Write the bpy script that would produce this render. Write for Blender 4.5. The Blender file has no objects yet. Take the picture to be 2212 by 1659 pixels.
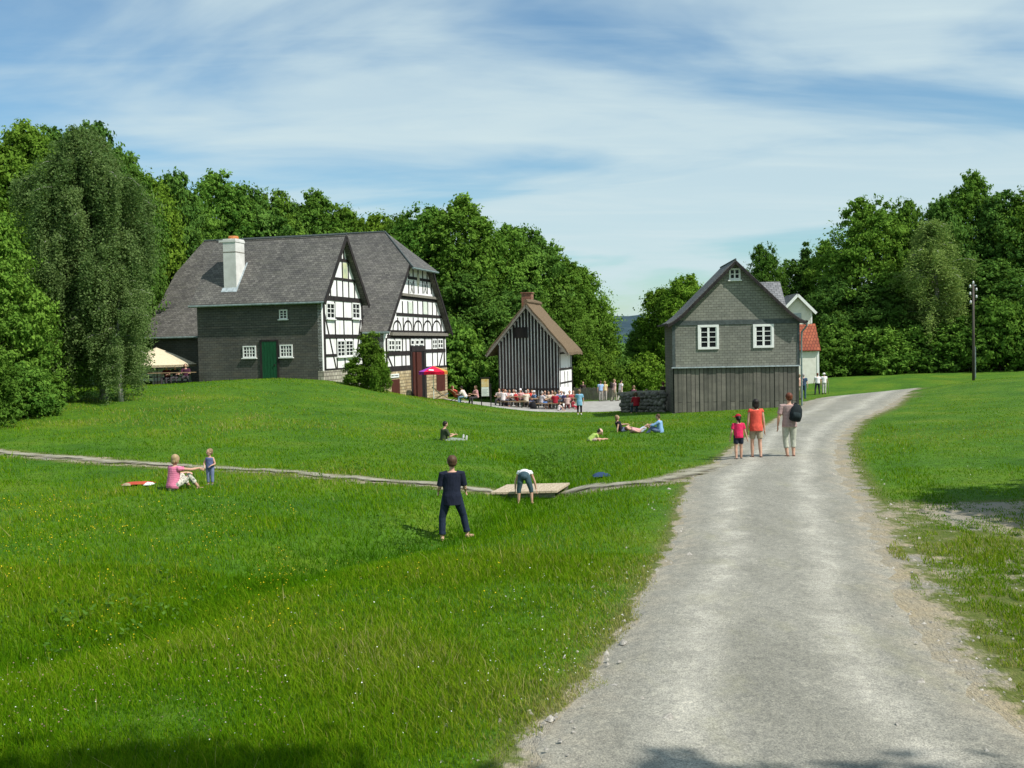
import bpy, math, random
import numpy as np
from mathutils import Vector, Matrix

random.seed(11)
RNG = np.random.default_rng(7)
SC = bpy.context.scene
COL = SC.collection
PI = math.pi

# ---------------------------------------------------------------- camera model
F, CX, CY = 2212.0, 1106.0, 829.5
CAM = Vector((0, 0, 3.1))
PITCH, ROLL = math.atan(0.03825), 0.02
_f = Vector((0, math.cos(PITCH), -math.sin(PITCH)))
_r0, _u0 = Vector((1, 0, 0)), Vector((0, math.sin(PITCH), math.cos(PITCH)))
_r = _r0 * math.cos(ROLL) - _u0 * math.sin(ROLL)
_u = _u0 * math.cos(ROLL) + _r0 * math.sin(ROLL)

def ray(px, py):
    return _f + _r * ((px - CX) / F) + _u * ((CY - py) / F)

def at(px, py, Y):
    d = ray(px, py)
    return CAM + d * (Y / d.y)

# ---------------------------------------------------------------- terrain
CTRL = [(-40,-30,0),(0,-30,0),(40,-30,.3),(-25,-5,0),(-8,-5,0),(8,-5,0),(25,-5,.3),
 (-20,5,0),(-10,5,0),(0,5,0),(6,5,0),(12,5,.05),(22,5,.4),
 (-20,12,.05),(-10,12,0),(0,12,0),(8,12,0),(16,12,.25),
 (-22,20,.15),(-10,20,0),(0,20,-.05),(5,20,0),(9,20,0),(14,20,.15),
 (-22,28,.25),(-10,28,.05),(0,28,-.08),(8,28,0),(12,28,.1),(20,28,.45),
 (-24,36,.65),(-15,36,.5),(-8,36,.3),(0,36,-.15),(6,36,-.12),(11,36,-.05),(18,36,.3),(28,36,.7),
 (-24,44,1.0),(-16,44,1.1),(-10,44,.8),(-4,44,.1),(2,44,-.4),(8,44,-.35),(13,44,-.15),(19,44,.15),(28,44,.6),
 (-21,50,1.3),(-14,50,1.42),(-9,50,1.05),(-4,50,.12),(2,50,-.7),(8,50,-.5),(13,50,-.3),(19.5,52,-.02),(28,52,.6),
 (-31,58,1.0),(-21,58,1.05),(-16,58,1.35),(-10,57,1.3),(-7,58,.55),(-3,58,-.3),(2,58,-.95),(8,58,-.75),(14,58,-.55),(21.5,57,-.15),(26,58,.40),(32,62,.60),
 (-24,66,1.0),(-9,66,.3),(-6.5,66,-.1),(-3,66,-.6),(1,66,-1.2),(6,66,-1.3),(12,66,-1.05),(20,66,-.7),(35,71,-.45),(30,70,-.65),(29,62,.42),(33.5,64,.62),(41,64,.85),(44,72,-.2),
 (-10,76,.1),(0,75,-1.35),(8,75,-1.35),(16,75,-1.25),(24,76,-.9),(30,79,-.45),(36,79,-.35),
 (-40,90,2),(-10,90,0),(0,92,-1.6),(12,90,-1.5),(22,88,-.6),(26,90,-.45),(34,95,-.2),(41,88,0),(47,94,.3),
 (-60,120,3),(-20,120,.8),(0,120,-3),(16,120,-3),(40,120,.6),(70,120,1.5),
 (-120,60,2.5),(-60,40,1),(-60,5,0),(60,5,1),(70,50,1.5),(120,90,2.5),
 (-200,250,6),(0,250,-8),(30,250,-8),(200,250,5),(-300,600,4),(0,600,-8),(300,600,4)]
_C = np.array(CTRL, float)
_S = 20.0
def _phi(d2):
    return d2 * np.log(d2 + 1e-9) * 0.5
def _solve():
    P = _C[:, :2] / _S
    n = len(P)
    d2 = ((P[:, None] - P[None]) ** 2).sum(-1)
    A = np.zeros((n + 3, n + 3))
    A[:n, :n] = _phi(d2) + np.eye(n) * 0.004
    A[:n, n] = 1; A[:n, n+1:] = P
    A[n, :n] = 1; A[n+1:, :n] = P.T
    b = np.zeros(n + 3); b[:n] = _C[:, 2]
    return P, np.linalg.solve(A, b)
_TP, _TW = _solve()

def seg_dist(x, y, pts):
    best = np.full(x.shape, 1e9)
    for (ax, ay), (bx, by) in zip(pts[:-1], pts[1:]):
        vx, vy = bx - ax, by - ay
        t = np.clip(((x - ax) * vx + (y - ay) * vy) / (vx * vx + vy * vy + 1e-9), 0, 1)
        best = np.minimum(best, np.hypot(x - ax - t * vx, y - ay - t * vy))
    return best

def flat(px, py, z=0.0):
    d = ray(px, py)
    p = CAM + d * ((z - CAM.z) / d.z)
    return p.x, p.y
# shallow drainage ditch running through the meadow and under the footbridge
DITCH = [flat(-420, 1430), flat(-60, 1400), flat(230, 1345), flat(430, 1280), flat(600, 1215), flat(850, 1150), flat(1010, 1112),
         flat(1130, 1070), flat(1175, 1020), flat(1180, 985), flat(1130, 955)]

def base_h(x, y):
    x = np.asarray(x, float); y = np.asarray(y, float)
    sh = x.shape
    xf, yf = x.ravel() / _S, y.ravel() / _S
    out = np.empty(xf.shape)
    n = len(_TP)
    for i in range(0, len(xf), 40000):
        a, b = xf[i:i+40000], yf[i:i+40000]
        d2 = (a[:, None] - _TP[:, 0]) ** 2 + (b[:, None] - _TP[:, 1]) ** 2
        out[i:i+40000] = _phi(d2) @ _TW[:n] + _TW[n] + a * _TW[n+1] + b * _TW[n+2]
    return out.reshape(sh)

def vnoise(x, y, seed=0):
    x = np.asarray(x, float); y = np.asarray(y, float)
    xi, yi = np.floor(x).astype(np.int64), np.floor(y).astype(np.int64)
    fx, fy = x - xi, y - yi
    fx = fx * fx * (3 - 2 * fx); fy = fy * fy * (3 - 2 * fy)
    def h(a, b):
        n = (a * 374761393 + b * 668265263 + seed * 1442695) & 0xffffffff
        n = ((n ^ (n >> 13)) * 1274126177) & 0xffffffff
        return ((n ^ (n >> 16)) & 0xffff) / 65535.0
    return (h(xi, yi) * (1-fx) + h(xi+1, yi) * fx) * (1-fy) + (h(xi, yi+1) * (1-fx) + h(xi+1, yi+1) * fx) * fy

def fbm(x, y, seed=0, octv=3):
    s, a, t = 0, 1, 0
    for o in range(octv):
        s = s + a * vnoise(x * 2**o, y * 2**o, seed + o); t += a; a *= .5
    return s / t

def H(x, y):
    x = np.asarray(x, float); y = np.asarray(y, float)
    z = base_h(x, y)
    dd = seg_dist(x, y, DITCH)
    wob = .75 + .5 * vnoise(x * .35, y * .35, 5)
    z = z - .36 * wob * np.exp(-(dd / 1.2) ** 2)
    near = np.clip((50 - y) / 20, 0, 1)
    z = z + near * .14 * (fbm(x * .25, y * .25, 9) - .5) * np.clip((2.2 - x + y * .16) / 3, 0, 1)
    z = z + near * .07 * (fbm(x * 1.1, y * 1.1, 19) - .5) * np.clip((2.2 - x + y * .16) / 3, 0, 1)
    return z

def hz(x, y):
    return float(H(np.array([x]), np.array([y]))[0])

def spot(px, py):
    """the point of the terrain seen at a pixel"""
    d = ray(px, py)
    ys = np.concatenate([np.arange(4, 60, .1), np.arange(60, 160, .25)])
    xs = d.x / d.y * ys
    zr = CAM.z + d.z / d.y * ys
    g = zr - H(xs, ys)
    k = np.argmax(g < 0)
    if g[k] >= 0:
        k = len(ys) - 1
    return Vector((xs[k], ys[k], hz(xs[k], ys[k])))

def gp(px, Y):
    """the terrain point at depth Y in the direction of a picture column"""
    z = 0
    for _ in range(4):
        d = ray(px, 745 + (CAM.z - z) * F / Y)
        x = d.x / d.y * Y
        z = hz(x, Y)
    return Vector((x, Y, z))

def smooth_line(pts, n):
    P = np.array(pts, float)
    s = np.concatenate([[0], np.cumsum(np.hypot(*np.diff(P[:, :2], axis=0).T))])
    t = np.linspace(0, s[-1], n)
    q = np.stack([np.interp(t, s, P[:, k]) for k in range(P.shape[1])], 1)
    w = max(1, n // (len(pts) * 3))
    k = np.ones(2*w+1) / (2*w+1)
    for c in range(q.shape[1]):
        e = np.concatenate([2*q[0, c]-q[1:w+1, c][::-1], q[:, c], 2*q[-1, c]-q[-w-1:-1, c][::-1]])
        q[:, c] = np.convolve(e, k, 'valid')
    return q

def in_poly(x, y, poly):
    ins = np.zeros(x.shape, bool)
    n = len(poly)
    for i in range(n):
        (ax, ay), (bx, by) = poly[i], poly[(i+1) % n]
        c = ((ay > y) != (by > y)) & (x < (bx - ax) * (y - ay) / ((by - ay) + 1e-12) + ax)
        ins ^= c
    return ins

# ---------------------------------------------------------------- object helpers
def tag(o, label=None, cat=None, group=None, kind=None):
    if label: o['label'] = label
    if cat: o['category'] = cat
    if group: o['group'] = group
    if kind: o['kind'] = kind
    return o

def empty(name, loc=(0, 0, 0), rz=0, label=None, cat=None, group=None):
    o = bpy.data.objects.new(name, None)
    COL.objects.link(o)
    o.location = loc; o.rotation_euler = (0, 0, rz)
    o.empty_display_size = .2
    return tag(o, label, cat, group)

def copy_tree(o, parent=None):
    c = o.copy(); COL.objects.link(c)
    if parent: c.parent = parent
    for ch in list(o.children):
        copy_tree(ch, c)
    return c

class MB:
    def __init__(s):
        s.v = []; s.f = []; s.mi = []; s.m = 0
    def add(s, vs, fs):
        b = len(s.v)
        s.v.extend([tuple(p) for p in vs])
        for f in fs:
            s.f.append([i + b for i in f]); s.mi.append(s.m)
    def box(s, x0, x1, y0, y1, z0, z1):
        vs = [(x0,y0,z0),(x1,y0,z0),(x1,y1,z0),(x0,y1,z0),(x0,y0,z1),(x1,y0,z1),(x1,y1,z1),(x0,y1,z1)]
        s.add(vs, [(0,3,2,1),(4,5,6,7),(0,1,5,4),(1,2,6,5),(2,3,7,6),(3,0,4,7)])
    def obox(s, c, ax, ay, az):
        c, ax, ay, az = Vector(c), Vector(ax), Vector(ay), Vector(az)
        vs = [c + ax*i + ay*j + az*k for k in (-1,1) for (i,j) in ((-1,-1),(1,-1),(1,1),(-1,1))]
        s.add(vs, [(0,3,2,1),(4,5,6,7),(0,1,5,4),(1,2,6,5),(2,3,7,6),(3,0,4,7)])
    def bar(s, a, b, w, n, t):
        """flat beam from a to b, width w, standing t along normal n"""
        a, b, n = Vector(a), Vector(b), Vector(n).normalized()
        d = b - a
        side = n.cross(d).normalized() * (w / 2)
        s.obox((a + b) / 2 + n * (t / 2), d / 2, side, n * (t / 2))
    def prism(s, pts, vec):
        """polygon extruded along vec"""
        n = len(pts); vec = Vector(vec)
        a = [Vector(p) for p in pts]
        s.add(a + [p + vec for p in a], [list(range(n))[::-1], list(range(n, 2*n))] +
              [(i, (i+1) % n, n + (i+1) % n, n + i) for i in range(n)])
    def tube(s, pts, rads, n=8):
        pts = [Vector(p) for p in pts]
        vs, fs = [], []
        ref = Vector((.3, .9, .2))
        for i, p in enumerate(pts):
            t = (pts[min(i+1, len(pts)-1)] - pts[max(i-1, 0)]).normalized()
            if abs(t.dot(ref)) > .95: ref = Vector((.9, -.3, .1))
            a = t.cross(ref).normalized(); b = t.cross(a).normalized()
            r = rads[i] if isinstance(rads, (list, tuple)) else rads
            for k in range(n):
                an = 2*PI*k/n
                vs.append(p + a*(math.cos(an)*r) + b*(math.sin(an)*r))
        for i in range(len(pts)-1):
            for k in range(n):
                fs.append((i*n+k, i*n+(k+1) % n, (i+1)*n+(k+1) % n, (i+1)*n+k))
        fs.append(list(range(n))[::-1]); fs.append([(len(pts)-1)*n+k for k in range(n)])
        s.add(vs, fs)
    def loft(s, rings, n=14):
        """rings: (centre, half-axis vector A, half-axis vector B)"""
        vs, fs = [], []
        for c, A, B in rings:
            for k in range(n):
                an = 2*PI*k/n
                vs.append(Vector(c) + Vector(A)*math.cos(an) + Vector(B)*math.sin(an))
        m = len(rings)
        for i in range(m-1):
            for k in range(n):
                fs.append((i*n+k, i*n+(k+1) % n, (i+1)*n+(k+1) % n, (i+1)*n+k))
        fs.append(list(range(n))[::-1]); fs.append([(m-1)*n+k for k in range(n)])
        s.add(vs, fs)
    def ell(s, c, a, b, d, nu=12, nv=8):
        c, a, b, d = Vector(c), Vector(a), Vector(b), Vector(d)
        vs = [c - d]
        for j in range(1, nv):
            th = -PI/2 + PI*j/nv
            for k in range(nu):
                ph = 2*PI*k/nu
                vs.append(c + a*(math.cos(th)*math.cos(ph)) + b*(math.cos(th)*math.sin(ph)) + d*math.sin(th))
        vs.append(c + d)
        fs = [(0, 1+(k+1) % nu, 1+k) for k in range(nu)]
        for j in range(nv-2):
            for k in range(nu):
                p = 1+j*nu
                fs.append((p+k, p+(k+1) % nu, p+nu+(k+1) % nu, p+nu+k))
        l = 1+(nv-2)*nu
        fs += [(l+k, l+(k+1) % nu, len(vs)-1) for k in range(nu)]
        s.add(vs, fs)
    def lathe(s, c, prof, n=16):
        vs, fs = [], []
        for r, z in prof:
            for k in range(n):
                an = 2*PI*k/n
                vs.append((c[0]+r*math.cos(an), c[1]+r*math.sin(an), c[2]+z))
        for i in range(len(prof)-1):
            for k in range(n):
                fs.append((i*n+k, i*n+(k+1) % n, (i+1)*n+(k+1) % n, (i+1)*n+k))
        s.add(vs, fs)
    def build(s, name, mats, parent=None, smooth=False, uv=None):
        me = bpy.data.meshes.new(name)
        me.from_pydata(s.v, [], s.f)
        if not isinstance(mats, (list, tuple)): mats = [mats]
        for m in mats: me.materials.append(m)
        if len(mats) > 1:
            me.polygons.foreach_set('material_index', s.mi)
        lay = me.uv_layers.new(name='UVMap')
        if uv is not None:
            li = np.empty(len(me.loops), np.int32); me.loops.foreach_get('vertex_index', li)
            lay.data.foreach_set('uv', np.asarray(uv, np.float32)[li].ravel())
        else:
            out = []
            for p in me.polygons:
                n = p.normal
                if abs(n.z) > .999: a, b = Vector((1,0,0)), Vector((0,1,0))
                else:
                    a = Vector((-n.y, n.x, 0)).normalized(); b = n.cross(a)
                for li in p.loop_indices:
                    c = me.vertices[me.loops[li].vertex_index].co
                    out.append(c.dot(a)); out.append(c.dot(b))
            lay.data.foreach_set('uv', out)
        if smooth:
            me.polygons.foreach_set('use_smooth', [True]*len(me.polygons))
        me.update()
        o = bpy.data.objects.new(name, me)
        COL.objects.link(o)
        if parent: o.parent = parent
        return o

def build_split(mb, name, mat, parent=None, smooth=False):
    """one object per connected piece"""
    par = list(range(len(mb.v)))
    def find(i):
        while par[i] != i:
            par[i] = par[par[i]]; i = par[i]
        return i
    for f in mb.f:
        for j in f[1:]: par[find(j)] = find(f[0])
    groups = {}
    for f in mb.f: groups.setdefault(find(f[0]), []).append(f)
    out = []
    for fs in groups.values():
        m = MB(); ids = {}
        for f in fs:
            for i in f:
                if i not in ids: ids[i] = len(ids); m.v.append(mb.v[i])
            m.f.append([ids[i] for i in f]); m.mi.append(0)
        out.append(m.build(name, mat, parent, smooth))
    return out

def np_mesh(name, verts, tris, mat, tint=None, smooth=False, parent=None, quads=False):
    k = 4 if quads else 3
    me = bpy.data.meshes.new(name)
    me.vertices.add(len(verts)); me.vertices.foreach_set('co', np.asarray(verts, np.float32).ravel())
    m = len(tris)
    me.loops.add(m*k); me.loops.foreach_set('vertex_index', np.asarray(tris, np.int32).ravel())
    me.polygons.add(m); me.polygons.foreach_set('loop_start', np.arange(0, m*k, k, dtype=np.int32))
    if tint is not None:
        at_ = me.attributes.new('tint', 'FLOAT', 'POINT')
        at_.data.foreach_set('value', np.asarray(tint, np.float32))
    me.materials.append(mat)
    me.update(calc_edges=True)
    if smooth: me.polygons.foreach_set('use_smooth', np.ones(m, bool))
    o = bpy.data.objects.new(name, me); COL.objects.link(o)
    if parent: o.parent = parent
    return o

# ---------------------------------------------------------------- materials
class NT:
    def __init__(s, name):
        s.m = bpy.data.materials.new(name); s.m.use_nodes = True
        s.t = s.m.node_tree; s.n = s.t.nodes
        s.b = s.n['Principled BSDF']; s.out = s.n['Material Output']
        s.b.inputs['Specular IOR Level'].default_value = .25
    def node(s, typ, **kw):
        n = s.n.new(typ)
        for k, v in kw.items():
            if k in n.inputs: n.inputs[k].default_value = v
            else: setattr(n, k, v)
        return n
    def link(s, a, b): s.t.links.new(a, b)
    def coords(s, kind='Object', scale=(1,1,1), rot=(0,0,0)):
        tc = s.node('ShaderNodeTexCoord'); mp = s.node('ShaderNodeMapping')
        mp.inputs['Scale'].default_value = scale; mp.inputs['Rotation'].default_value = rot
        s.link(tc.outputs[kind], mp.inputs['Vector']); return mp.outputs['Vector']
    def noise(s, vec, scale, detail=4, rough=.6, dist=0):
        n = s.node('ShaderNodeTexNoise'); n.inputs['Scale'].default_value = scale
        n.inputs['Detail'].default_value = detail; n.inputs['Roughness'].default_value = rough
        n.inputs['Distortion'].default_value = dist
        if vec is not None: s.link(vec, n.inputs['Vector'])
        return n.outputs['Fac']
    def ramp(s, fac, stops):
        r = s.node('ShaderNodeValToRGB'); e = r.color_ramp.elements
        while len(e) < len(stops): e.new(.5)
        for el, (p, c) in zip(e, stops):
            el.position = p; el.color = (*c, 1) if len(c) == 3 else c
        s.link(fac, r.inputs['Fac']); return r.outputs['Color']
    def mix(s, fac, a, b, mode='MIX'):
        m = s.node('ShaderNodeMix', data_type='RGBA', blend_type=mode)
        for sock, v in ((m.inputs['Factor'], fac), (m.inputs['A'], a), (m.inputs['B'], b)):
            pass
        ins = [i for i in m.inputs if i.enabled]
        for sock, v in zip(ins, (fac, a, b)):
            if hasattr(v, 'is_linked'): s.link(v, sock)
            elif isinstance(v, (int, float)): sock.default_value = v
            else: sock.default_value = (*v, 1)
        return [o for o in m.outputs if o.enabled][0]
    def math(s, op, a, b=0.0, c=0.0):
        m = s.node('ShaderNodeMath', operation=op)
        for sock, v in zip(m.inputs, (a, b, c)):
            if hasattr(v, 'is_linked'): s.link(v, sock)
            else: sock.default_value = v
        return m.outputs[0]
    def rng(s, v, a, b, c=0.0, d=1.0):
        m = s.node('ShaderNodeMapRange')
        s.link(v, m.inputs[0])
        for i, x in zip((1,2,3,4), (a,b,c,d)): m.inputs[i].default_value = x
        return m.outputs[0]
    def bump(s, h, strength, dist=.02):
        b = s.node('ShaderNodeBump'); b.inputs['Strength'].default_value = strength
        b.inputs['Distance'].default_value = dist
        s.link(h, b.inputs['Height']); s.link(b.outputs['Normal'], s.b.inputs['Normal'])
    def done(s, col, rough=.85):
        if hasattr(col, 'is_linked'): s.link(col, s.b.inputs['Base Color'])
        else: s.b.inputs['Base Color'].default_value = (*col, 1)
        if hasattr(rough, 'is_linked'): s.link(rough, s.b.inputs['Roughness'])
        else: s.b.inputs['Roughness'].default_value = rough
        return s.m

def mat_noise(name, c1, c2, scale=8, rough=.85, bump=0, stretch=(1,1,1), detail=5, lo=.35, hi=.65):
    t = NT(name); v = t.coords('Object', stretch)
    f = t.noise(v, scale, detail)
    if bump: t.bump(f, bump)
    return t.done(t.ramp(f, [(lo, c1), (hi, c2)]), rough)

def mat_brick(name, c1, c2, mortar, bw, bh, msize=.01, rough=.8, bump=.5, stain=None, rot=0, offset=.5, big=.5, squash=1):
    t = NT(name); v = t.coords('UV', (1,1,1), (0,0,rot))
    br = t.node('ShaderNodeTexBrick', offset=offset)
    t.link(v, br.inputs['Vector'])
    br.inputs['Scale'].default_value = 1
    br.inputs['Color1'].default_value = (*c1, 1); br.inputs['Color2'].default_value = (*c2, 1)
    br.inputs['Mortar'].default_value = (*mortar, 1)
    br.inputs['Mortar Size'].default_value = msize
    br.inputs['Brick Width'].default_value = bw; br.inputs['Row Height'].default_value = bh
    o = t.coords('Object', (1,1,1))
    n = t.noise(o, big, 6, .7)
    col = t.mix(.8, br.outputs['Color'], t.ramp(n, [(.3, (.55,.55,.55)), (.7, (1.35,1.33,1.25))]), 'MULTIPLY')
    if stain:
        n2 = t.noise(t.coords('UV', (.5, 3, 1), (0,0,rot)), 1.6, 5, .7)
        col = t.mix(t.rng(n2, .48, .75, 0, .8), col, stain)
    n3 = t.noise(o, 30, 3)
    t.bump(t.math('ADD', t.math('MULTIPLY', br.outputs['Fac'], -1), t.math('MULTIPLY', n3, .4)), bump, .03)
    return t.done(col, rough)

def mat_flat(name, c, rough=.8, var=.25, scale=6):
    return mat_noise(name, tuple(x*(1-var) for x in c), tuple(min(1, x*(1+var)) for x in c), scale, rough)

def mat_leaf(name, dark, light, transl=.35, yellow=(.12,.17,.02)):
    t = NT(name)
    a = t.node('ShaderNodeAttribute', attribute_name='tint')
    oi = t.node('ShaderNodeObjectInfo')
    c = t.mix(a.outputs['Fac'], dark, light)
    c = t.mix(t.math('MULTIPLY', oi.outputs['Random'], .35), c, yellow)
    wn_ = t.node('ShaderNodeTexWhiteNoise', noise_dimensions='1D'); t.link(oi.outputs['Random'], wn_.inputs['W'])
    c = t.mix(.9, c, t.ramp(wn_.outputs['Value'], [(0, (.68,.72,.80)), (.5, (1,1,1)), (1, (1.25,1.18,1.1))]), 'MULTIPLY')
    d = t.node('ShaderNodeBsdfDiffuse'); tr = t.node('ShaderNodeBsdfTranslucent')
    t.link(c, d.inputs['Color'])
    c2 = t.mix(.35, c, (.16,.26,.01)); t.link(c2, tr.inputs['Color'])
    m1 = t.node('ShaderNodeMixShader'); m1.inputs[0].default_value = transl
    t.link(d.outputs[0], m1.inputs[1]); t.link(tr.outputs[0], m1.inputs[2])
    t.link(m1.outputs[0], t.out.inputs['Surface'])
    return t.m

MT = {}
MT['slate_roof'] = mat_brick('slate_roof', (.088,.084,.082), (.165,.158,.148), (.05,.048,.046), .24, .155, .012, .6, .6, stain=(.12,.118,.095), big=.5)
MT['slate_wall'] = mat_brick('slate_wall', (.075,.076,.07), (.105,.105,.095), (.04,.04,.038), .30, .14, .012, .65, .5, stain=(.115,.10,.075), big=.4)
MT['slate_grey'] = mat_brick('slate_grey', (.19,.192,.168), (.25,.25,.22), (.10,.10,.085), .26, .13, .010, .7, .5, stain=(.19,.195,.17), big=.45)
MT['slate_edge'] = mat_flat('slate_edge', (.07,.085,.085), .6)
MT['plaster'] = mat_noise('white_plaster', (.62,.61,.57), (.82,.82,.80), 1.6, .9, .15, (1,1,.5), 7, .28, .5)
MT['timber'] = mat_noise('black_timber', (.012,.011,.012), (.035,.028,.026), 6, .75, .2, (1,1,.2))
MT['weathered'] = mat_noise('weathered_wood', (.13,.12,.10), (.27,.25,.21), 5, .85, .3, (1,1,6))
MT['white_paint'] = mat_flat('white_paint', (.75,.76,.73), .5, .06)
MT['glass'] = NT('window_glass').done((.012,.014,.016), .08)
MT['green_door'] = mat_noise('green_door_paint', (.006,.055,.022), (.012,.09,.036), 4, .5, .1, (6,6,.5))
MT['brown_door'] = mat_noise('brown_door_paint', (.05,.014,.010), (.10,.03,.022), 5, .6, .1, (6,6,.5))
MT['dark_in'] = mat_flat('painted_dark', (.008,.008,.009), .9)
MT['sandstone'] = mat_brick('sandstone', (.36,.27,.15), (.52,.43,.28), (.25,.2,.13), .42, .2, .025, .9, .8, big=1.2)
MT['limestone'] = mat_brick('rubble_plinth', (.32,.3,.25), (.5,.47,.4), (.22,.2,.17), .36, .22, .03, .9, .8, big=1.2)
MT['chimney'] = mat_noise('chimney_render', (.56,.55,.52), (.68,.67,.64), 2, .9, .15)
MT['terracotta'] = mat_flat('terracotta', (.52,.20,.07), .8)
MT['lead'] = mat_flat('lead_flashing', (.35,.40,.42), .45)
MT['zinc'] = mat_flat('zinc_gutter', (.16,.21,.20), .4)
MT['brick'] = mat_brick('red_brick', (.22,.085,.05), (.33,.13,.08), (.2,.17,.14), .24, .075, .01, .9, .5)
MT['thatch'] = mat_noise('thatch', (.085,.060,.038), (.215,.155,.095), 3.5, .95, .9, (6,6,1.5), 8, .3, .7)
MT['planks'] = mat_brick('grey_planks', (.12,.115,.10), (.20,.185,.16), (.03,.028,.025), 9, .22, .012, .85, .5, rot=PI/2, big=.9, stain=(.10,.095,.085))
MT['red_tiles'] = mat_brick('red_roof_tiles', (.27,.062,.032), (.38,.105,.05), (.12,.03,.02), .25, .30, .02, .7, .8)
MT['cream_wall'] = mat_noise('cream_plaster', (.66,.64,.56), (.76,.74,.66), 3, .9)
MT['pole_wood'] = mat_noise('pole_wood', (.05,.043,.035), (.11,.095,.08), 8, .85, .3, (1,1,.1))
MT['ceramic'] = mat_flat('ceramic', (.7,.72,.72), .2, .05)
MT['fence'] = mat_noise('fence_wood', (.12,.11,.09), (.24,.22,.19), 6, .85, .3, (4,4,.5))
MT['stone'] = mat_noise('field_stone', (.07,.067,.06), (.21,.195,.17), 4, .9, .6)
MT['bark'] = mat_noise('bark', (.028,.022,.015), (.09,.072,.052), 9, .9, .6, (1,1,.3))
MT['birch_bark'] = mat_noise('birch_bark', (.05,.045,.04), (.42,.40,.36), 4, .8, .2, (.6,.6,3), 4, .3, .5)
MT['leaf_a'] = mat_leaf('leaf_mid_green', (.066,.165,.026), (.185,.345,.055), .36, (.15,.22,.02))  # blue added to the leaf greens stands in for haze
MT['leaf_b'] = mat_leaf('leaf_dark_green', (.054,.138,.028), (.155,.295,.060), .36, (.10,.18,.02))
MT['leaf_c'] = mat_leaf('leaf_birch', (.130,.220,.065), (.290,.390,.130), .42, (.13,.20,.04))
MT['leaf_d'] = mat_leaf('leaf_fresh_green', (.090,.195,.022), (.22,.37,.045), .35)
# ---------------------------------------------------------------- ground, road, path
def gpix(l):
    return [tuple(spot(*p)[:2]) for p in l]
RL = [(1.2, 1.0), (-.1, 4.5)] + gpix([(1128,1618),(1222,1536),(1304,1446),(1386,1318),(1452,1196),(1474,1126),(1480,1076),(1500,1042),
      (1560,990),(1640,930),(1700,892)]) + [(14.6,51.5),(16.6,58),(20.2,66),(26.5,72),(33,74),(45,73)]
RR = [(5.2, 1.0), (4.6, 4.5)] + gpix([(2190,1625),(2075,1500),(2010,1400),(1950,1290),(1900,1190),(1868,1120),(1836,1066),(1812,1016),
      (1804,966),(1812,941),(1843,910)]) + [(16.9,46),(19.6,52.0),(23.4,60),(27.6,67),(34,70),(45,69)]
ROAD_POLY = RL + RR[::-1]

def strip(name, Lp, Rp, n, m, lift, mat, jit=.1, seed=1):
    A, B = smooth_line(Lp, n), smooth_line(Rp, n)
    s = np.arange(n) * .35
    ctr = (A + B)/2; tg = np.gradient(ctr, axis=0); tg = tg/(np.hypot(*tg.T)[:, None]+1e-9); nr = np.stack([-tg[:, 1], tg[:, 0]], 1)
    A = A + (jit*2*(fbm(s*.8, s*0+seed, seed)-.5) + (jit if jit > .09 else 0)*(vnoise(s*4, s*0, seed+7)-.5))[:, None]*nr
    B = B + (jit*2*(fbm(s*.8, s*0+seed, seed+3)-.5) + (jit if jit > .09 else 0)*(vnoise(s*4, s*0, seed+9)-.5))[:, None]*nr
    u = np.linspace(0, 1, m)
    P = A[:, None, :]*(1-u)[None, :, None] + B[:, None, :]*u[None, :, None]
    z = H(P[..., 0], P[..., 1]) + lift
    crown = (.03 if 'road' in name else .008)*np.sin(u*PI)
    z = z + crown[None]
    if 'path' not in name: z[:, 0] -= .03; z[:, -1] -= .03
    mid = P[:, m//2]
    ln = np.concatenate([[0], np.cumsum(np.hypot(*np.diff(mid, axis=0).T))])
    mb = MB()
    mb.v = [(float(P[i,j,0]), float(P[i,j,1]), float(z[i,j])) for i in range(n) for j in range(m)]
    for i in range(n-1):
        for j in range(m-1):
            mb.f.append([i*m+j, i*m+j+1, (i+1)*m+j+1, (i+1)*m+j]); mb.mi.append(0)
    uv = [(float(u[j]), float(ln[i])) for i in range(n) for j in range(m)]
    o = mb.build(name, mat, smooth=True, uv=uv)
    return tag(o, kind='structure')

# gravel road material: two pale wheel tracks, grey crown, sandy margins
t = NT('gravel_road')
uv = t.coords('UV'); ob = t.coords('Object')
sep = t.node('ShaderNodeSeparateXYZ'); t.link(uv, sep.inputs[0])
wob = t.noise(t.coords('Object', (.25,.25,.25)), 1.0, 3)
u_ = t.math('ADD', sep.outputs[0], t.math('MULTIPLY', t.math('SUBTRACT', wob, .5), .22))
def track(c, w):
    d = t.math('ABSOLUTE', t.math('SUBTRACT', u_, c)); return t.rng(d, w, 0, 0, 1)
tr = t.math('MAXIMUM', track(.27, .13), track(.73, .12))
big = t.noise(t.coords('Object', (1,.35,1)), 1.1, 5, .65)
base = t.ramp(big, [(.3, (.215,.212,.182)), (.7, (.29,.285,.25))])
col = t.mix(t.math('MULTIPLY', tr, t.rng(t.noise(ob, 1.7, 4), .3, .7, .2, .9)), base, (.47,.455,.40))
edge = t.math('MAXIMUM', t.rng(u_, .16, .0), t.rng(u_, .86, 1.0))
col = t.mix(t.math('MULTIPLY', edge, t.rng(t.noise(ob, 2.5, 5),    .35, .62, 0, .65)), col, (.385,.345,.27))
grav = t.noise(ob, 62, 3, .8)
col = t.mix(.62, col, t.ramp(grav, [(.34, (.30,.30,.29)), (.5, (1,1,1)), (.66, (1.75,1.72,1.62))]), 'MULTIPLY')
vo = t.node('ShaderNodeTexVoronoi'); vo.inputs['Scale'].default_value = 24; t.link(ob, vo.inputs['Vector'])
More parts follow.
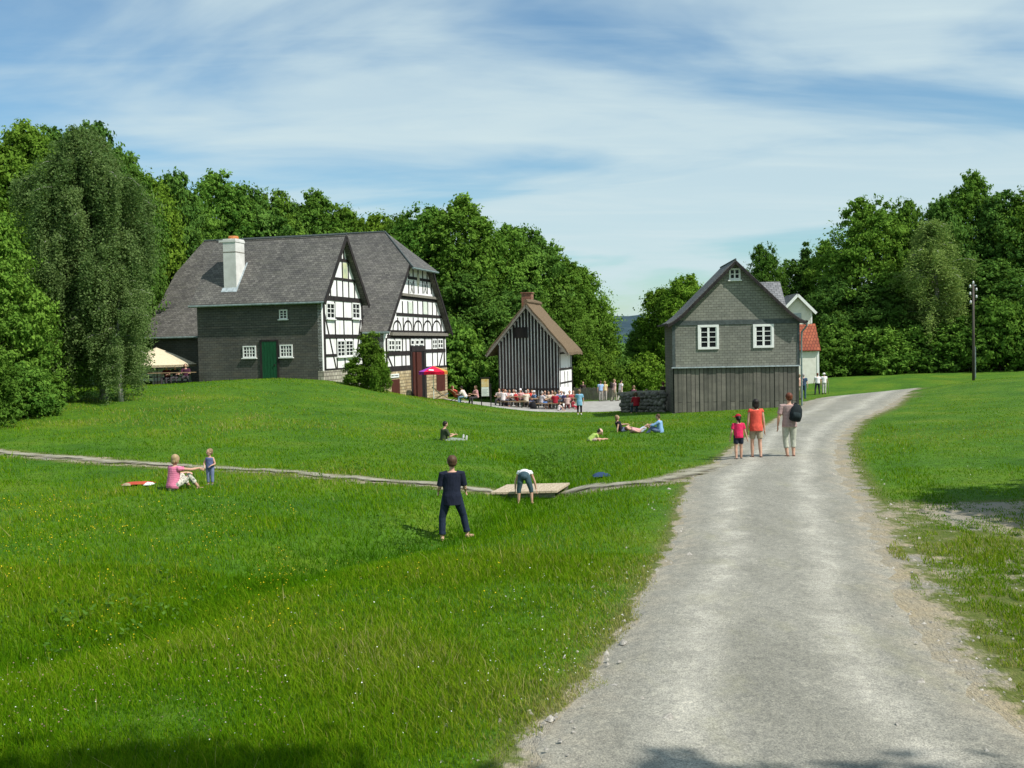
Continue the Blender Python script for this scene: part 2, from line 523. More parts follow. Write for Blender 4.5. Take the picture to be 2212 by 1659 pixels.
col = t.mix(.32, col, t.ramp(vo.outputs['Color'], [(.1, (.62,.62,.62)), (.9, (1.38,1.36,1.3))]), 'MULTIPLY')
olive = t.noise(t.coords('Object', (1,.5,1)), .9, 5, .7)
col = t.mix(t.rng(olive, .55, .75, 0, .35), col, (.34,.33,.19))
grav2 = t.noise(ob, 9, 4, .75)
col = t.mix(.6, col, t.ramp(grav2, [(.32, (.72,.72,.72)), (.7, (1.22,1.2,1.15))]), 'MULTIPLY')
t.bump(grav, .6, .02)
MT['road'] = t.done(col, .92)
t = NT('path_gravel')
uv = t.coords('UV'); ob = t.coords('Object'); sep = t.node('ShaderNodeSeparateXYZ'); t.link(uv, sep.inputs[0])
ed = t.math('SUBTRACT', .5, t.math('ABSOLUTE', t.math('SUBTRACT', sep.outputs[0], .5)))
n_ = t.noise(t.coords('Object', (.5,1,1)), 2.6, 6, .75)
al = t.rng(t.math('ADD', t.math('MULTIPLY', ed, 1.15), t.math('MULTIPLY', n_, 1.5)), .95, 1.27)
col = t.ramp(t.noise(ob, 2.0, 6, .7), [(.3, (.20,.19,.12)), (.5, (.29,.275,.21)), (.7, (.37,.35,.29))])
col = t.mix(.7, col, t.ramp(t.noise(ob, 40, 3, .8), [(.3, (.6,.6,.6)), (.7, (1.35,1.33,1.3))]), 'MULTIPLY')
t.link(al, t.b.inputs['Alpha'])
MT['path'] = t.done(col, .95)
MT['paving'] = mat_noise('terrace_gravel', (.27,.26,.24), (.38,.37,.34), 2, .95, .2)

PATH_C1 = gpix([(1535,1012),(1470,1032),(1400,1044),(1310,1054),(1236,1060)])
PATH_C2 = gpix([(1062,1062),(1000,1056),(900,1046),(780,1036),(700,1029),(600,1020),(450,1012),(330,1004),(200,996),(100,987),(0,978),(-200,966),(-500,955)])
def offset(c, w):
    c = np.array(c); d = np.gradient(c, axis=0); nrm = np.stack([-d[:,1], d[:,0]], 1)
    nrm /= np.hypot(*nrm.T)[:, None] + 1e-9
    return [tuple(p) for p in c + nrm*w], [tuple(p) for p in c - nrm*w]
_a, _b = offset(PATH_C1, .55)
p1L, p1R = [PATH_C1 and (_b[0][0]+.9, _b[0][1]+.8)] + _b, [(_a[0][0]+.9, _a[0][1]-.6)] + _a
_c, _d = offset(PATH_C2, .42)
TERR_L = [(-3.2, 67.2), (2, 66.2), (6.5, 64.8), (8.4, 63.6), (12, 62)]
TERR_R = [(-5.2, 73), (2, 80), (9, 82), (14, 78), (17, 72)]
DIRT_POLY = gpix([(1846,1070),(1906,1120),(1965,1210),(2020,1330),(2080,1440),(2160,1560),(2205,1650)]) + [(6.2,3),(9,3)] + \
            [(11,9), (11.5,15), (12,20.0)] + gpix([(2230,1075),(1990,1082)])
PAD_POLY = gpix([(1985,1092),(2080,1088),(2230,1080),(2260,1140),(2150,1150),(2060,1140)])

def ground_masks(x, y):
    jx = x + .5*(fbm(x*.9, y*.9, 31)-.5); jy = y + .5*(fbm(x*.9, y*.9, 37)-.5)
    road = in_poly(jx, jy, ROAD_POLY)
    return road

def build_ground():
    def axis(segs):
        out = []
        for a, b, d in segs:
            out += list(np.arange(a, b, d))
        return np.array(out)
    xs = axis([(-700,-200,50), (-200,-60,12), (-60,-24,2.4), (-24,20,.32), (20,60,1.6), (60,200,12), (200,701,50)])
    ys = axis([(-60,0,5), (0,3,1), (3,42,.32), (42,100,1.0), (100,200,6), (200,900,40), (900,1300,100)])
    X, Y = np.meshgrid(xs, ys)
    Z = H(X, Y)
    nx, ny = len(xs), len(ys)
    idx = np.arange(nx*ny).reshape(ny, nx)
    q = np.stack([idx[:-1,:-1], idx[:-1,1:], idx[1:,1:], idx[1:,:-1]], -1).reshape(-1, 4)
    xr, yr = X.ravel(), Y.ravel()
    road = in_poly(xr, yr, ROAD_POLY)
    dl, dr = seg_dist(xr, yr, RL), seg_dist(xr, yr, RR)
    bare = np.where(road, 1., np.clip(np.maximum(.60 - dl/.6, .85 - dr/1.0), 0, 1))
    far = np.clip((34 - yr)/8, 0, 1)
    bare = np.where(road, 1., bare*np.clip((60-yr)/10, .0, 1))
    dirt = in_poly(xr, yr, DIRT_POLY)
    bare = np.maximum(bare, np.where(dirt, .22 + .36*fbm(xr*.5, yr*.5, 3), 0))
    pad = in_poly(xr, yr, PAD_POLY)
    bare = np.maximum(bare, np.where(pad, .55 + .4*fbm(xr*1.3, yr*1.3, 8), 0))
    dp = np.minimum(seg_dist(xr, yr, PATH_C1), seg_dist(xr, yr, PATH_C2))
    bare = np.maximum(bare, np.clip(.75 - (dp-.3)/.5, 0, .6))
    o = np_mesh('ground', np.stack([xr, yr, Z.ravel()], 1), q, MT['ground'], bare, True, quads=True)
    return tag(o, kind='structure')

t = NT('meadow_ground')
ob = t.coords('Object')
n1 = t.noise(ob, .35, 5, .6); n2 = t.noise(ob, 3.0, 5, .7); n3 = t.noise(t.coords('Object', (1,.3,1)), 18, 3, .8)
g = t.ramp(n1, [(.3, (.034,.105,.003)), (.5, (.060,.145,.004)), (.7, (.105,.170,.006))])
g = t.mix(.8, g, t.ramp(n2, [(.3, (.65,.68,.65)), (.7, (1.3,1.25,1.2))]), 'MULTIPLY')
g = t.mix(.8, g, t.ramp(n3, [(.3, (.6,.6,.6)), (.7, (1.4,1.4,1.4))]), 'MULTIPLY')
a = t.node('ShaderNodeAttribute', attribute_name='tint')
soiln = t.noise(ob, 2.2, 7, .72)
soil = t.ramp(t.noise(ob, 1.0, 6, .7), [(.35, (.33,.275,.18)), (.5, (.30,.265,.195)), (.66, (.25,.24,.21))])
soil = t.mix(.8, soil, t.ramp(t.noise(ob, 40, 3, .8), [(.3, (.55,.55,.55)), (.7, (1.35,1.35,1.3))]), 'MULTIPLY')
g = t.mix(t.rng(a.outputs['Fac'], .06, .32, 0, .75), g, t.ramp(n2, [(.35, (.07,.095,.012)), (.65, (.17,.15,.06))]))
m = t.math('ADD', a.outputs['Fac'], t.math('MULTIPLY', t.math('SUBTRACT', soiln, .5), 1.5))
m = t.rng(m, .40, .58)
m = t.math('MULTIPLY', m, t.rng(a.outputs['Fac'], .02, .15))
t.bump(n3, .8, .06)
MT['ground'] = t.done(t.mix(m, g, soil), .95)
build_ground()
strip('gravel_road', RL, RR, 420, 13, .03, MT['road'], .16, 2)
strip('footpath', p1L, p1R, 90, 7, .035, MT['path'], .08, 5)
strip('footpath', _d, _c, 300, 7, .03, MT['path'], .08, 8)
strip('terrace', TERR_L, TERR_R, 60, 14, .03, MT['paving'], .1, 12)

# far hills behind the gap between the trees
def hills():
    mb = MB(); n = 90; m = 10
    for j in range(m):
        for i in range(n):
            x = -500 + 1500*i/(n-1); y = 1150 + 90*j
            s = math.sin(PI*j/(m-1))
            mb.v.append((x, y, -12 + s*(48 + 16*float(fbm(np.array([x*.006]), np.array([j*.3]), 4)[0]) + 8*float(vnoise(np.array([x*.05]), np.array([j*1.3]), 6)[0]))))
    for j in range(m-1):
        for i in range(n-1):
            mb.f.append([j*n+i, j*n+i+1, (j+1)*n+i+1, (j+1)*n+i]); mb.mi.append(0)
    tag(mb.build('hills', mat_noise('haze_tinted_woodland', (.018,.042,.060), (.035,.065,.080), .05, .95), smooth=True), kind='structure')  # blue of distance haze is mixed into the woodland colour
    mb = MB(); n = 30; m = 8
    for j in range(m):
        for i in range(n):
            mb.v.append((20 + 120*i/(n-1), 290 + 30*j, -10 + 9*math.sin(PI*j/(m-1))*math.sin(PI*i/(n-1))))
    for j in range(m-1):
        for i in range(n-1):
            mb.f.append([j*n+i, j*n+i+1, (j+1)*n+i+1, (j+1)*n+i]); mb.mi.append(0)
    tag(mb.build('far_field', mat_noise('far_field', (.12,.17,.05), (.2,.22,.09), .1, .95), smooth=True), kind='structure')
hills()
# ---------------------------------------------------------------- buildings
class Frame:
    """local axes of a building: x along its front, y into its depth"""
    def __init__(s, O, ang):
        s.O = Vector(O); s.a = ang
        s.u = Vector((math.cos(ang), math.sin(ang), 0)); s.g = Vector((-math.sin(ang), math.cos(ang), 0))
    def loc(s, p):
        d = p - s.O
        return d.dot(s.u), d.dot(s.g), d.z
    def front(s, px, py, y=0.0):
        d = ray(px, py); o = CAM - s.O
        k = (y - o.dot(s.g)) / d.dot(s.g)
        return s.loc(CAM + d*k)
    def side(s, px, py, x=0.0):
        d = ray(px, py); o = CAM - s.O
        k = (x - o.dot(s.u)) / d.dot(s.u)
        return s.loc(CAM + d*k)

def Z1(x, y): return 311.1 + x*.2292, 483.9 + y*.2292
def Z2(x, y): return 656.7 + x*.23432, 483.9 + y*.23432
def Z3(x, y): return 993.7 + x*.18756, 604.9 + y*.18756
def Z4(x, y): return 1382.5 + x*.2292, 535.7 + y*.2292

def window(par, kind, a0, a1, z0, z1, pos, cols, rows, fw=.07, name='window', sill=True, deep=.05, mun=.032, hm=None, paint='white_paint', gl='glass', rail=None):
    """kind 'f': on a front plane y=pos looking to -y; 's': on a side plane x=pos looking to +x"""
    def bx(mb, p0, p1, q0, q1, d0, d1):
        if kind == 'f': mb.box(p0, p1, pos - d1, pos - d0, q0, q1)
        else: mb.box(pos + d0, pos + d1, p0, p1, q0, q1)
    f = MB()
    bx(f, a0, a0+fw, z0, z1, -.05, deep); bx(f, a1-fw, a1, z0, z1, -.05, deep)
    bx(f, a0+fw, a1-fw, z1-fw, z1, -.05, deep); bx(f, a0+fw, a1-fw, z0, z0+fw, -.05, deep)
    iw, ih = a1-a0-2*fw, z1-z0-2*fw
    for i in range(1, cols):
        x = a0+fw+iw*i/cols; w = mun*(1.5 if cols % 2 == 0 and i == cols//2 else 1)
        bx(f, x-w/2, x+w/2, z0+fw, z1-fw, -.04, deep-.015)
    for j in range(1, rows):
        z = z0+fw+ih*j/rows
        bx(f, a0+fw, a1-fw, z-(hm or mun*.45), z+(hm or mun*.45), -.04, deep-.022)
    o = f.build(name, MT[paint], par)
    g = MB(); bx(g, a0+fw*.8, a1-fw*.8, z0+fw*.8, z1-fw*.8, -.06, .012)
    g.build('pane', MT[gl], o)
    if sill:
        s_ = MB(); bx(s_, a0-.06, a1+.06, z0-.06, z0-.004, -.05, deep+.07)
        s_.build('sill', MT[paint], o)
    return o

def slab(mb, pts, th):
    p = [Vector(q) for q in pts]
    n = (p[1]-p[0]).cross(p[2]-p[0]).normalized()
    if n.z < 0: n = -n
    mb.prism(p, -n*th)

# ======== slate-clad house with the white chimney (gable to the right)
ANG = math.radians(-15)
FA = Frame((-10.5, 57, 0), ANG)
AE, AR, AD, AL = 6.02, 9.55, 5.56, 7.8      # eaves, ridge, depth, length
annex = empty('slate_house', FA.O, ANG, 'slate-clad house with white rendered chimney, green door and narrow half-timbered gable end', 'house')
mb = MB()
mb.box(-AL, -.02, 0, .3, .6, AE); mb.box(-AL, -AL+.3, .3, AD, .6, AE)
mb.box(-AL+.3, -.02, AD-.3, AD, .6, AE)
mb.prism([(-AL, 0, AE), (-AL, AD, AE), (-AL, AD/2, AR-.15)], (.3, 0, 0))
mb.build('wall', MT['slate_wall'], annex)
# gable wall
gw = MB(); gw.prism([(0, 0, 1.85), (0, AD, 1.85), (0, AD, AE), (0, AD/2, AR-.1), (0, 0, AE)], (-.25, 0, 0))
gwall = gw.build('gable_wall', MT['plaster'], annex)
pl = MB(); pl.box(-.3, .04, -.01, AD+.01, .4, 1.86); pl.build('plinth', MT['limestone'], annex)
def timbers(fr, x0, lst, wdef, par, zz, t_=.03, mat='timber'):
    m = MB()
    for l in lst:
        w = (l[4] if len(l) > 4 else wdef)*.76
        a = fr.side(*zz(l[0], l[1]), x0); b = fr.side(*zz(l[2], l[3]), x0)
        horiz = abs(a[2]-b[2]) < .35*abs(a[1]-b[1])
        vert = abs(a[1]-b[1]) < .35*abs(a[2]-b[2])
        a, b = list(a), list(b)
        if horiz: a[2] = b[2] = (a[2]+b[2])/2
        elif vert and w < .5 and len(l) < 6: a[1] = b[1] = (a[1]+b[1])/2
        tt = t_ + (.006 if horiz else (0 if vert else -.007))
        m.bar((x0, a[1], a[2]), (x0, b[1], b[2]), w, (1, 0, 0), tt)
    return m.build('timber_frame', MT[mat], par)
TA = [(318,337,412,337,.22),(252,510,455,512,.2),(186,697,530,692,.36),(282,872,445,874,.2),(184,1040,545,1032,.30),
      (186,1213,300,1208,.2),(200,1358,560,1320,.26),
      (350,345,352,505),(404,350,408,508),(241,560,243,690),(299,520,303,690),(353,520,357,690),(408,520,412,690),(462,520,466,690),
      (186,715,190,1350,.3),(280,715,290,1030),(360,715,368,1030),(440,715,446,1030),(533,715,540,1320,.26),
      (300,1050,305,1350),(372,1050,378,1340),(452,1050,458,1330),
      (180,790,298,1345,.17,1),(520,880,486,1200,.17,1),(362,200,362,335,.12),(336,250,340,335,.1),(388,250,394,335,.1)]
timbers(FA, 0, TA, .14, gwall, Z2)
gb = MB()   # black boarding in the gable point and panel insets
a = FA.side(*Z2(318, 337)); b = FA.side(*Z2(412, 337))
m_ = MB(); m_.prism([(0, AD/2-.62, a[2]), (0, AD/2+.62, a[2]), (0, AD/2, AR-.15)], (.012, 0, 0)); m_.build('gable_boarding', MT['timber'], annex)
mm = MB()
for yy, w_, z1_ in ((AD/2-.3, .12, a[2]+.75), (AD/2, .12, a[2]+1.15), (AD/2+.3, .12, a[2]+.75)):
    mm.box(.012, .030, yy-.15-w_/2, yy-.15+w_/2, a[2]+.12, z1_)
build_split(mm, 'gable_strip', MT['plaster'], annex)
def sidewin(par, fr, zz, x0, y0, x1, y1, pos, cols, rows, **k):
    a = fr.side(*zz(x0, y1), pos); b = fr.side(*zz(x1, y0), pos)
    return window(par, 's', a[1], b[1], a[2], b[2], pos, cols, rows, **k)
def frontwin(par, fr, zz, x0, y0, x1, y1, pos, cols, rows, **k):
    a = fr.front(*zz(x0, y1), pos); b = fr.front(*zz(x1, y0), pos)
    return window(par, 'f', a[0], b[0], a[2], b[2], pos, cols, rows, **k)
sidewin(annex, FA, Z2, 207, 730, 276, 872, .03, 2, 3, mun=.045)
sidewin(annex, FA, Z2, 444, 732, 508, 872, .03, 2, 3, mun=.045)
sidewin(annex, FA, Z2, 306, 1072, 372, 1225, .03, 2, 4, mun=.045)
sidewin(annex, FA, Z2, 384, 1070, 448, 1220, .03, 2, 4, mun=.045)
# little green-glass panel high in the gable
a = FA.side(*Z2(353, 500)); b = FA.side(*Z2(400, 365))
m_ = MB(); m_.box(.0, .016, a[1]+.05, b[1]-.05, a[2], b[2]); m_.build('painted_panel', mat_noise('ochre_panel', (.35,.42,.30), (.62,.62,.36), 2, .8), annex)
frontwin(annex, FA, Z1, 1278, 806, 1352, 898, 0, 2, 3, fw=.06)
frontwin(annex, FA, Z1, 936, 1147, 1055, 1262, 0, 4, 3, fw=.07, mun=.045)
frontwin(annex, FA, Z1, 1284, 1135, 1400, 1256, 0, 4, 3, fw=.07, mun=.045)
a = FA.front(*Z1(1122, 1450)); b = FA.front(*Z1(1250, 1106))
dr = MB(); dr.box(a[0], b[0], -.045, .02, 1.25, b[2])
for i in range(1, 5):
    x = a[0]+(b[0]-a[0])*i/5; dr.box(x-.012, x+.012, -.055, -.044, 1.3, b[2]-.03)
door = dr.build('door', MT['green_door'], annex)
m_ = MB(); m_.box(b[0]-.16, b[0]-.10, -.1, -.045, 2.2, 2.28); m_.build('handle', MT['timber'], door)
m_ = MB(); m_.box(a[0]-.12, a[0]-.003, -.06, .02, 1.25, b[2]+.1); m_.box(b[0]+.003, b[0]+.12, -.06, .02, 1.25, b[2]+.1); m_.box(a[0]-.003, b[0]+.003, -.06, .02, b[2]+.003, b[2]+.1)
build_split(m_, 'door_post', MT['timber'], annex)
m_ = MB(); m_.box(a[0]-.1, b[0]+.2, -.5, -.06, 1.0, 1.42); m_.build('doorstep', MT['limestone'], annex)
# roof
ov, ov2 = .32, .38
sl = (AR-AE)/(AD/2)
rf = MB()
slab(rf, [(-AL-.25, -ov, AE-ov*sl+.12), (ov2, -ov, AE-ov*sl+.12), (ov2, AD/2, AR+.12), (-AL-.25, AD/2, AR+.12)], .12)
slab(rf, [(-AL-.25, AD+.05, AE-.05*sl+.12), (-AL-.25, AD/2, AR+.12), (ov2, AD/2, AR+.12), (ov2, AD+ov, AE-ov*sl+.12)], .12)
roofA = rf.build('roof', MT['slate_roof'], annex)
m_ = MB(); m_.tube([(-AL-.25, AD/2, AR+.14), (ov2, AD/2, AR+.14)], .05); m_.build('ridge_cap', MT['slate_edge'], roofA)
m_ = MB()
for s0, s1 in (((ov2-.02, -ov-.04, AE-ov*sl-.02), (ov2-.02, AD/2, AR-.02)), ((ov2-.02, AD+ov+.04, AE-ov*sl-.02), (ov2-.02, AD/2, AR-.02))):
    m_.bar(s0, s1, .24, (1, 0, 0), .05)
build_split(m_, 'bargeboard', MT['timber'], roofA)
m_ = MB(); m_.tube([(-AL-.3, -ov-.05, AE-ov*sl+.03), (ov2, -ov-.05, AE-ov*sl+.03)], .065); build_split(m_, 'gutter', MT['zinc'], annex)
# chimney
ch = MB(); ch.box(-6.25, -5.45, .42, 1.42, 5.9, 9.5); ch.box(-6.5, -5.42, .39, 1.45, 9.3, 9.42)
chim = ch.build('chimney', MT['chimney'], annex)
m_ = MB(); m_.box(-6.255, -5.445, .415, 1.425, 8.70, 8.76); m_.build('band', MT['weathered'], chim)
m_ = MB(); m_.lathe((-5.85, .92, 9.5), [(.30, 0), (.30, .14), (.26, .18), (.2, .19), (.01, .19)]); m_.build('pot', MT['terracotta'], chim)
m_ = MB(); slab(m_, [(-6.35, .22, AE+.22*sl+.15), (-5.35, .22, AE+.22*sl+.15), (-5.35, .42, AE+.42*sl+.15), (-6.35, .42, AE+.42*sl+.15)], .02); 
slab(m_, [(-5.447, .42, AE+.42*sl+.15), (-5.36, .42, AE+.42*sl+.15), (-5.36, 1.6, AE+1.6*sl+.15), (-5.447, 1.6, AE+1.6*sl+.15)], .02)
build_split(m_, 'flashing', MT['lead'], chim)

# ======== big half-timbered barn house behind it
CW = FA.O + FA.u*1.41 + FA.g*5.56
FM = Frame(CW, ANG)
ME, MR, MD, ML = 4.32, 10.62, 11.67, 16.1
MHZ = 8.3
barn = empty('half_timbered_barn', CW, ANG, 'large half-timbered barn house with half-hipped slate roof, carved gable and tall brown doorway', 'house')
mb = MB()
mb.box(-ML, -.02, 0, .35, -.6, ME); mb.box(-ML, -.02, MD-.35, MD, -.6, ME); mb.box(-ML, -ML+.35, .35, MD-.35, -.6, ME)
hw = MD/2*(MR-MHZ)/(MR-ME)
mb.prism([(-ML, 0, ME), (-ML, MD, ME), (-ML, MD/2+hw, MHZ), (-ML, MD/2-hw, MHZ)], (.35, 0, 0))
mb.build('wall', MT['slate_wall'], barn)
gw = MB(); gw.prism([(0, 0, .95), (0, MD, .95), (0, MD, ME), (0, MD/2+hw, MHZ), (0, MD/2-hw, MHZ), (0, 0, ME)], (-.3, 0, 0))
gwallM = gw.build('gable_wall', MT['plaster'], barn)
zs = FM.side(*Z2(880, 1340))[2]
pl = MB(); pl.box(-.35, .05, -.02, MD+.02, -1.2, zs-.12); pl.build('plinth', MT['sandstone'], barn)
TM = [(958,507,1172,514,.24),(890,695,1224,690,.30),(850,852,1268,838,.26),(795,992,1305,992,.16),(765,1042,1300,1038,.30),
      (762,1193,985,1190,.36),(1108,1170,1300,1166,.32),(770,1340,990,1322,.42),(1112,1338,1312,1318,.40),
      (1005,400,1003,505),(1049,396,1050,505),(1091,400,1092,510),(1131,410,1134,515),(968,460,962,505),
      (964,520,962,640),(1010,520,1012,640),(1050,520,1051,640),(1092,520,1095,640),(1131,520,1136,645),(1168,545,1174,645),
      (905,712,907,840),(955,712,957,840),(1000,712,1002,840),(1045,712,1048,840),(1092,712,1095,840),(1137,712,1140,840),(1180,712,1183,840),(1220,750,1223,840),
      (862,862,864,992),(912,862,914,992),(957,862,959,992,.12),(1005,862,1007,992),(1050,862,1052,992,.12),(1097,862,1099,992),(1138,862,1140,992,.12),(1180,862,1183,992),(1222,862,1225,992,.12),(1262,875,1264,992),
      (905,1050,907,1190),(938,1050,940,1190),(977,1050,980,1330,.26),(1113,1050,1116,1330,.26),(1176,1050,1178,1165),(1226,1050,1228,1165),(1285,1050,1296,1330,.3),
      (832,1205,834,1330),(900,1205,902,1330),(937,1205,938,1330),(1182,1180,1185,1330),(1228,1180,1230,1330),
      (752,1050,768,1335,.3),(770,1210,815,1320,.2,1),(1276,1185,1245,1315,.2,1),(836,1050,836,1190,.14),
      (982,532,1003,636,.07,1),(1003,532,982,636,.07,1),(1105,532,1127,640,.07,1),(1127,532,1105,640,.07,1)]
def arches(m, cx, wd, y0, y1):
    p = []
    for k in range(11):
        an = PI*k/10
        p.append(FM.side(*Z2(cx - wd*math.cos(an), y1 - (y1-y0)*math.sin(an)**.8), 0))
    for q, r in zip(p[:-1], p[1:]):
        m.bar((0, q[1], q[2]), (0, r[1], r[2]), .11, (1, 0, 0), .022)
timbers(FM, 0, TM, .16, gwallM, Z2)
for cx in (857, 957, 1050, 1138, 1222):
    m_ = MB(); arches(m_, cx, 38, 893, 995); m_.build('arched_brace', MT['timber'], gwallM)
m_ = MB()
for y0, y1_, xa, xb, dd in ((655, 678, 893, 1214, .16), (1003, 1030, 790, 1308, .2)):
    a = FM.side(*Z2(xa, y1_)); b = FM.side(*Z2(xb, y0))
    za, zb = FM.side(*Z2(1050, y1_))[2], FM.side(*Z2(1050, y0))[2]
    m_.box(.0, dd, a[1], b[1], za, zb)
build_split(m_, 'carved_beam', MT['weathered'], gwallM)
for x0, y0, x1, y1_, c in ((778,1068,830,1168,2),(840,1068,888,1168,2),(982,1066,1012,1118,1),(1024,1066,1056,1116,1),(1066,1064,1100,1114,1),(1182,1062,1222,1152,2),(1233,1060,1276,1148,2)):
    sidewin(barn, FM, Z2, x0, y0, x1, y1_, .03, c, 1 if c == 1 else 2, fw=.08, mun=.09, sill=False)
sidewin(barn, FM, Z2, 797, 1378, 870, 1420, .055, 2, 1, fw=.09, sill=False)
def sbox(par, name, mat, x0, y0, x1, y1_, d0, d1, zlo=None, fr=FM, zz=Z2):
    a = fr.side(*zz(x0, y1_)); b = fr.side(*zz(x1, y0)); m = MB()
    m.box(d0, d1, a[1], b[1], a[2] if zlo is None else zlo, b[2]); return m.build(name, MT[mat], par)
sbox(barn, 'doorway', 'dark_in', 993, 1172, 1103, 1560, .05, .057, -.7)  # near-black sheet: the unlit interior is painted on, no opening behind
sbox(barn, 'lintel', 'timber', 985, 1122, 1112, 1176, .0, .075)
dl = sbox(barn, 'door', 'brown_door', 1028, 1180, 1062, 1560, .057, .16, -.7)
sbox(barn, 'door', 'brown_door', 996, 1180, 1006, 1560, .057, .14, -.7)
sbox(barn, 'door_frame', 'timber', 984, 1176, 996, 1560, .0, .085, -.7)
sbox(barn, 'door_frame', 'timber', 1103, 1176, 1114, 1560, .0, .085, -.7)
sbox(barn, 'cellar_door', 'brown_door', 800, 1428, 872, 1530, .05, .075, -.7)
sbox(barn, 'shutter', 'brown_door', 1216, 1362, 1290, 1545, .05, .08)
for x0, x1 in ((958, 998), (1096, 1135)):
    a = FM.side(*Z2(x0, 830)); b = FM.side(*Z2(x1, 722)); m_ = MB(); m_.box(0, .014, a[1], b[1], a[2], b[2])
    m_.build('painted_panel', mat_noise('sage_panel', (.50,.58,.48), (.72,.76,.66), 3, .8), barn)
c = FM.side(*Z2(1050, 520)); m_ = MB(); m_.lathe((0, 0, 0), [(.01, .05), (.24, .05), (.3, 0)], 20)
m_.v = [(x_[2], x_[0]*.85 + c[1], x_[1]*1.5 + c[2]) for x_ in m_.v]; m_.f = [f[::-1] for f in m_.f]
m_.build('carved_emblem', mat_noise('emblem', (.45,.4,.25), (.7,.66,.5), 6, .7), barn)
# half-hipped roof
sm = (MR-ME)/(MD/2); k = .12
ovm, gx, hx = .35, .42, .0
hzx = 2.07
def zf(y): return ME + y*sm + k
yh = MD/2 - hw
rf = MB()
ze = zf(-ovm)
fr_ = [(-ML-gx, -ovm, ze), (gx, -ovm, ze), (gx, yh, zf(yh)), (-hzx, MD/2, zf(MD/2)), (-ML+.5, MD/2, zf(MD/2)), (-ML-gx, yh, zf(yh))]
slab(rf, fr_, .14)
slab(rf, [(x, MD-y, z) for x, y, z in fr_][::-1], .14)
slab(rf, [(gx+.28, yh-.25, zf(yh)-.24), (gx+.28, MD-yh+.25, zf(yh)-.24), (-hzx, MD/2, zf(MD/2)+.004)], .14)
slab(rf, [(-ML-gx, MD-yh, zf(yh)), (-ML-gx, yh, zf(yh)), (-ML+.5, MD/2, zf(MD/2)+.004)], .14)
roofM = rf.build('roof', MT['slate_roof'], barn)
m_ = MB(); m_.tube([(-ML+.5, MD/2, zf(MD/2)+.02), (-hzx, MD/2, zf(MD/2)+.02)], .06); m_.tube([(-hzx, MD/2, zf(MD/2)+.01), (gx+.28, yh-.25, zf(yh)-.24)], .05); build_split(m_, 'ridge_cap', MT['slate_edge'], roofM)
m_ = MB()
for q in (0, 1):
    f_ = (lambda y: y) if q == 0 else (lambda y: MD-y)
    m_.bar((gx-.03, f_(-ovm), ze-.16), (gx-.03, f_(yh), zf(yh)-.16), .22, (1, 0, 0), .05)
build_split(m_, 'bargeboard', MT['timber'], roofM)
m_ = MB(); m_.tube([(gx+.3, yh-.3, zf(yh)-.33), (gx+.3, MD-yh+.3, zf(yh)-.33)], .07)
build_split(m_, 'gutter', MT['zinc'], roofM)
m_ = MB(); m_.tube([(-1.2, -ovm-.06, ze-.08), (gx+.1, -ovm-.06, ze-.08)], .07); m_.tube([(-ML-gx, -ovm-.06, ze-.08), (-9.6, -ovm-.06, ze-.08)], .07); build_split(m_, 'gutter', MT['zinc'], barn)

# ======== thatched hut with black and white stripes
FH = Frame((3.43, 74, 0), ANG)
HW, HD, HE, HR, HB = 4.54, 4.5, 3.2, 5.95, -1.5
hut = empty('thatched_hut', FH.O, ANG, 'small thatched hut with black and white striped gable and brick chimney', 'hut')
mb = MB(); mb.box(-HW, -HW+.2, .15, HD, HB, HE); mb.box(-HW+.2, -.02, HD-.2, HD, HB, HE)
mb.prism([(-HW, 0, HB), (0, 0, HB), (0, 0, HE), (-HW/2, 0, HR-.1), (-HW, 0, HE)], (0, .15, 0))
mb.prism([(-HW, HD, HE), (0, HD, HE), (-HW/2, HD, HR-.1)], (0, -.2, 0))
wl = mb.build('wall', MT['plaster'], hut)
m_ = MB(); m_.box(-.2, 0, .15, HD-.2, HB, HE); sw = m_.build('side_wall', MT['plaster'], hut)
m_ = MB(); n = 19
slp = (HR-HE)/(HW/2)
for i in range(n+1):
    x = -HW + HW*(i)/n
    top = HE + slp*min(x+HW, -x) - .12
    w_ = .158
    m_.box(max(-HW-.01, x-w_/2), min(.01, x+w_/2), -.035, 0, HB, top)
m_.box(-HW-.02, .02, -.05, -.034, -.22, -.10); 
m_.build('black_board', MT['timber'], wl)
a = FH.front(*Z3(635, 668)); b = FH.front(*Z3(782, 542))
m_ = MB(); m_.box(a[0], b[0], -.09, -.035, a[2], b[2]); m_.build('hatch', MT['timber'], hut)
m_ = MB()
TH = [(1150,715,1152,1230,.16),(1290,715,1288,1230,.16),(1145,852,1292,830,.14),(1145,1040,1292,1000,.2),(1272,840,1268,1000,.1),(1205,1050,1205,1230,.12),(1240,1050,1240,1230,.12),(1150,1190,1290,1160,.14),(1245,730,1230,840,.1,1)]
timbers(FH, 0, TH, .12, sw, Z3)
th = MB()
nn = 22
def thz(d): return HR + .12 - slp*.97*d
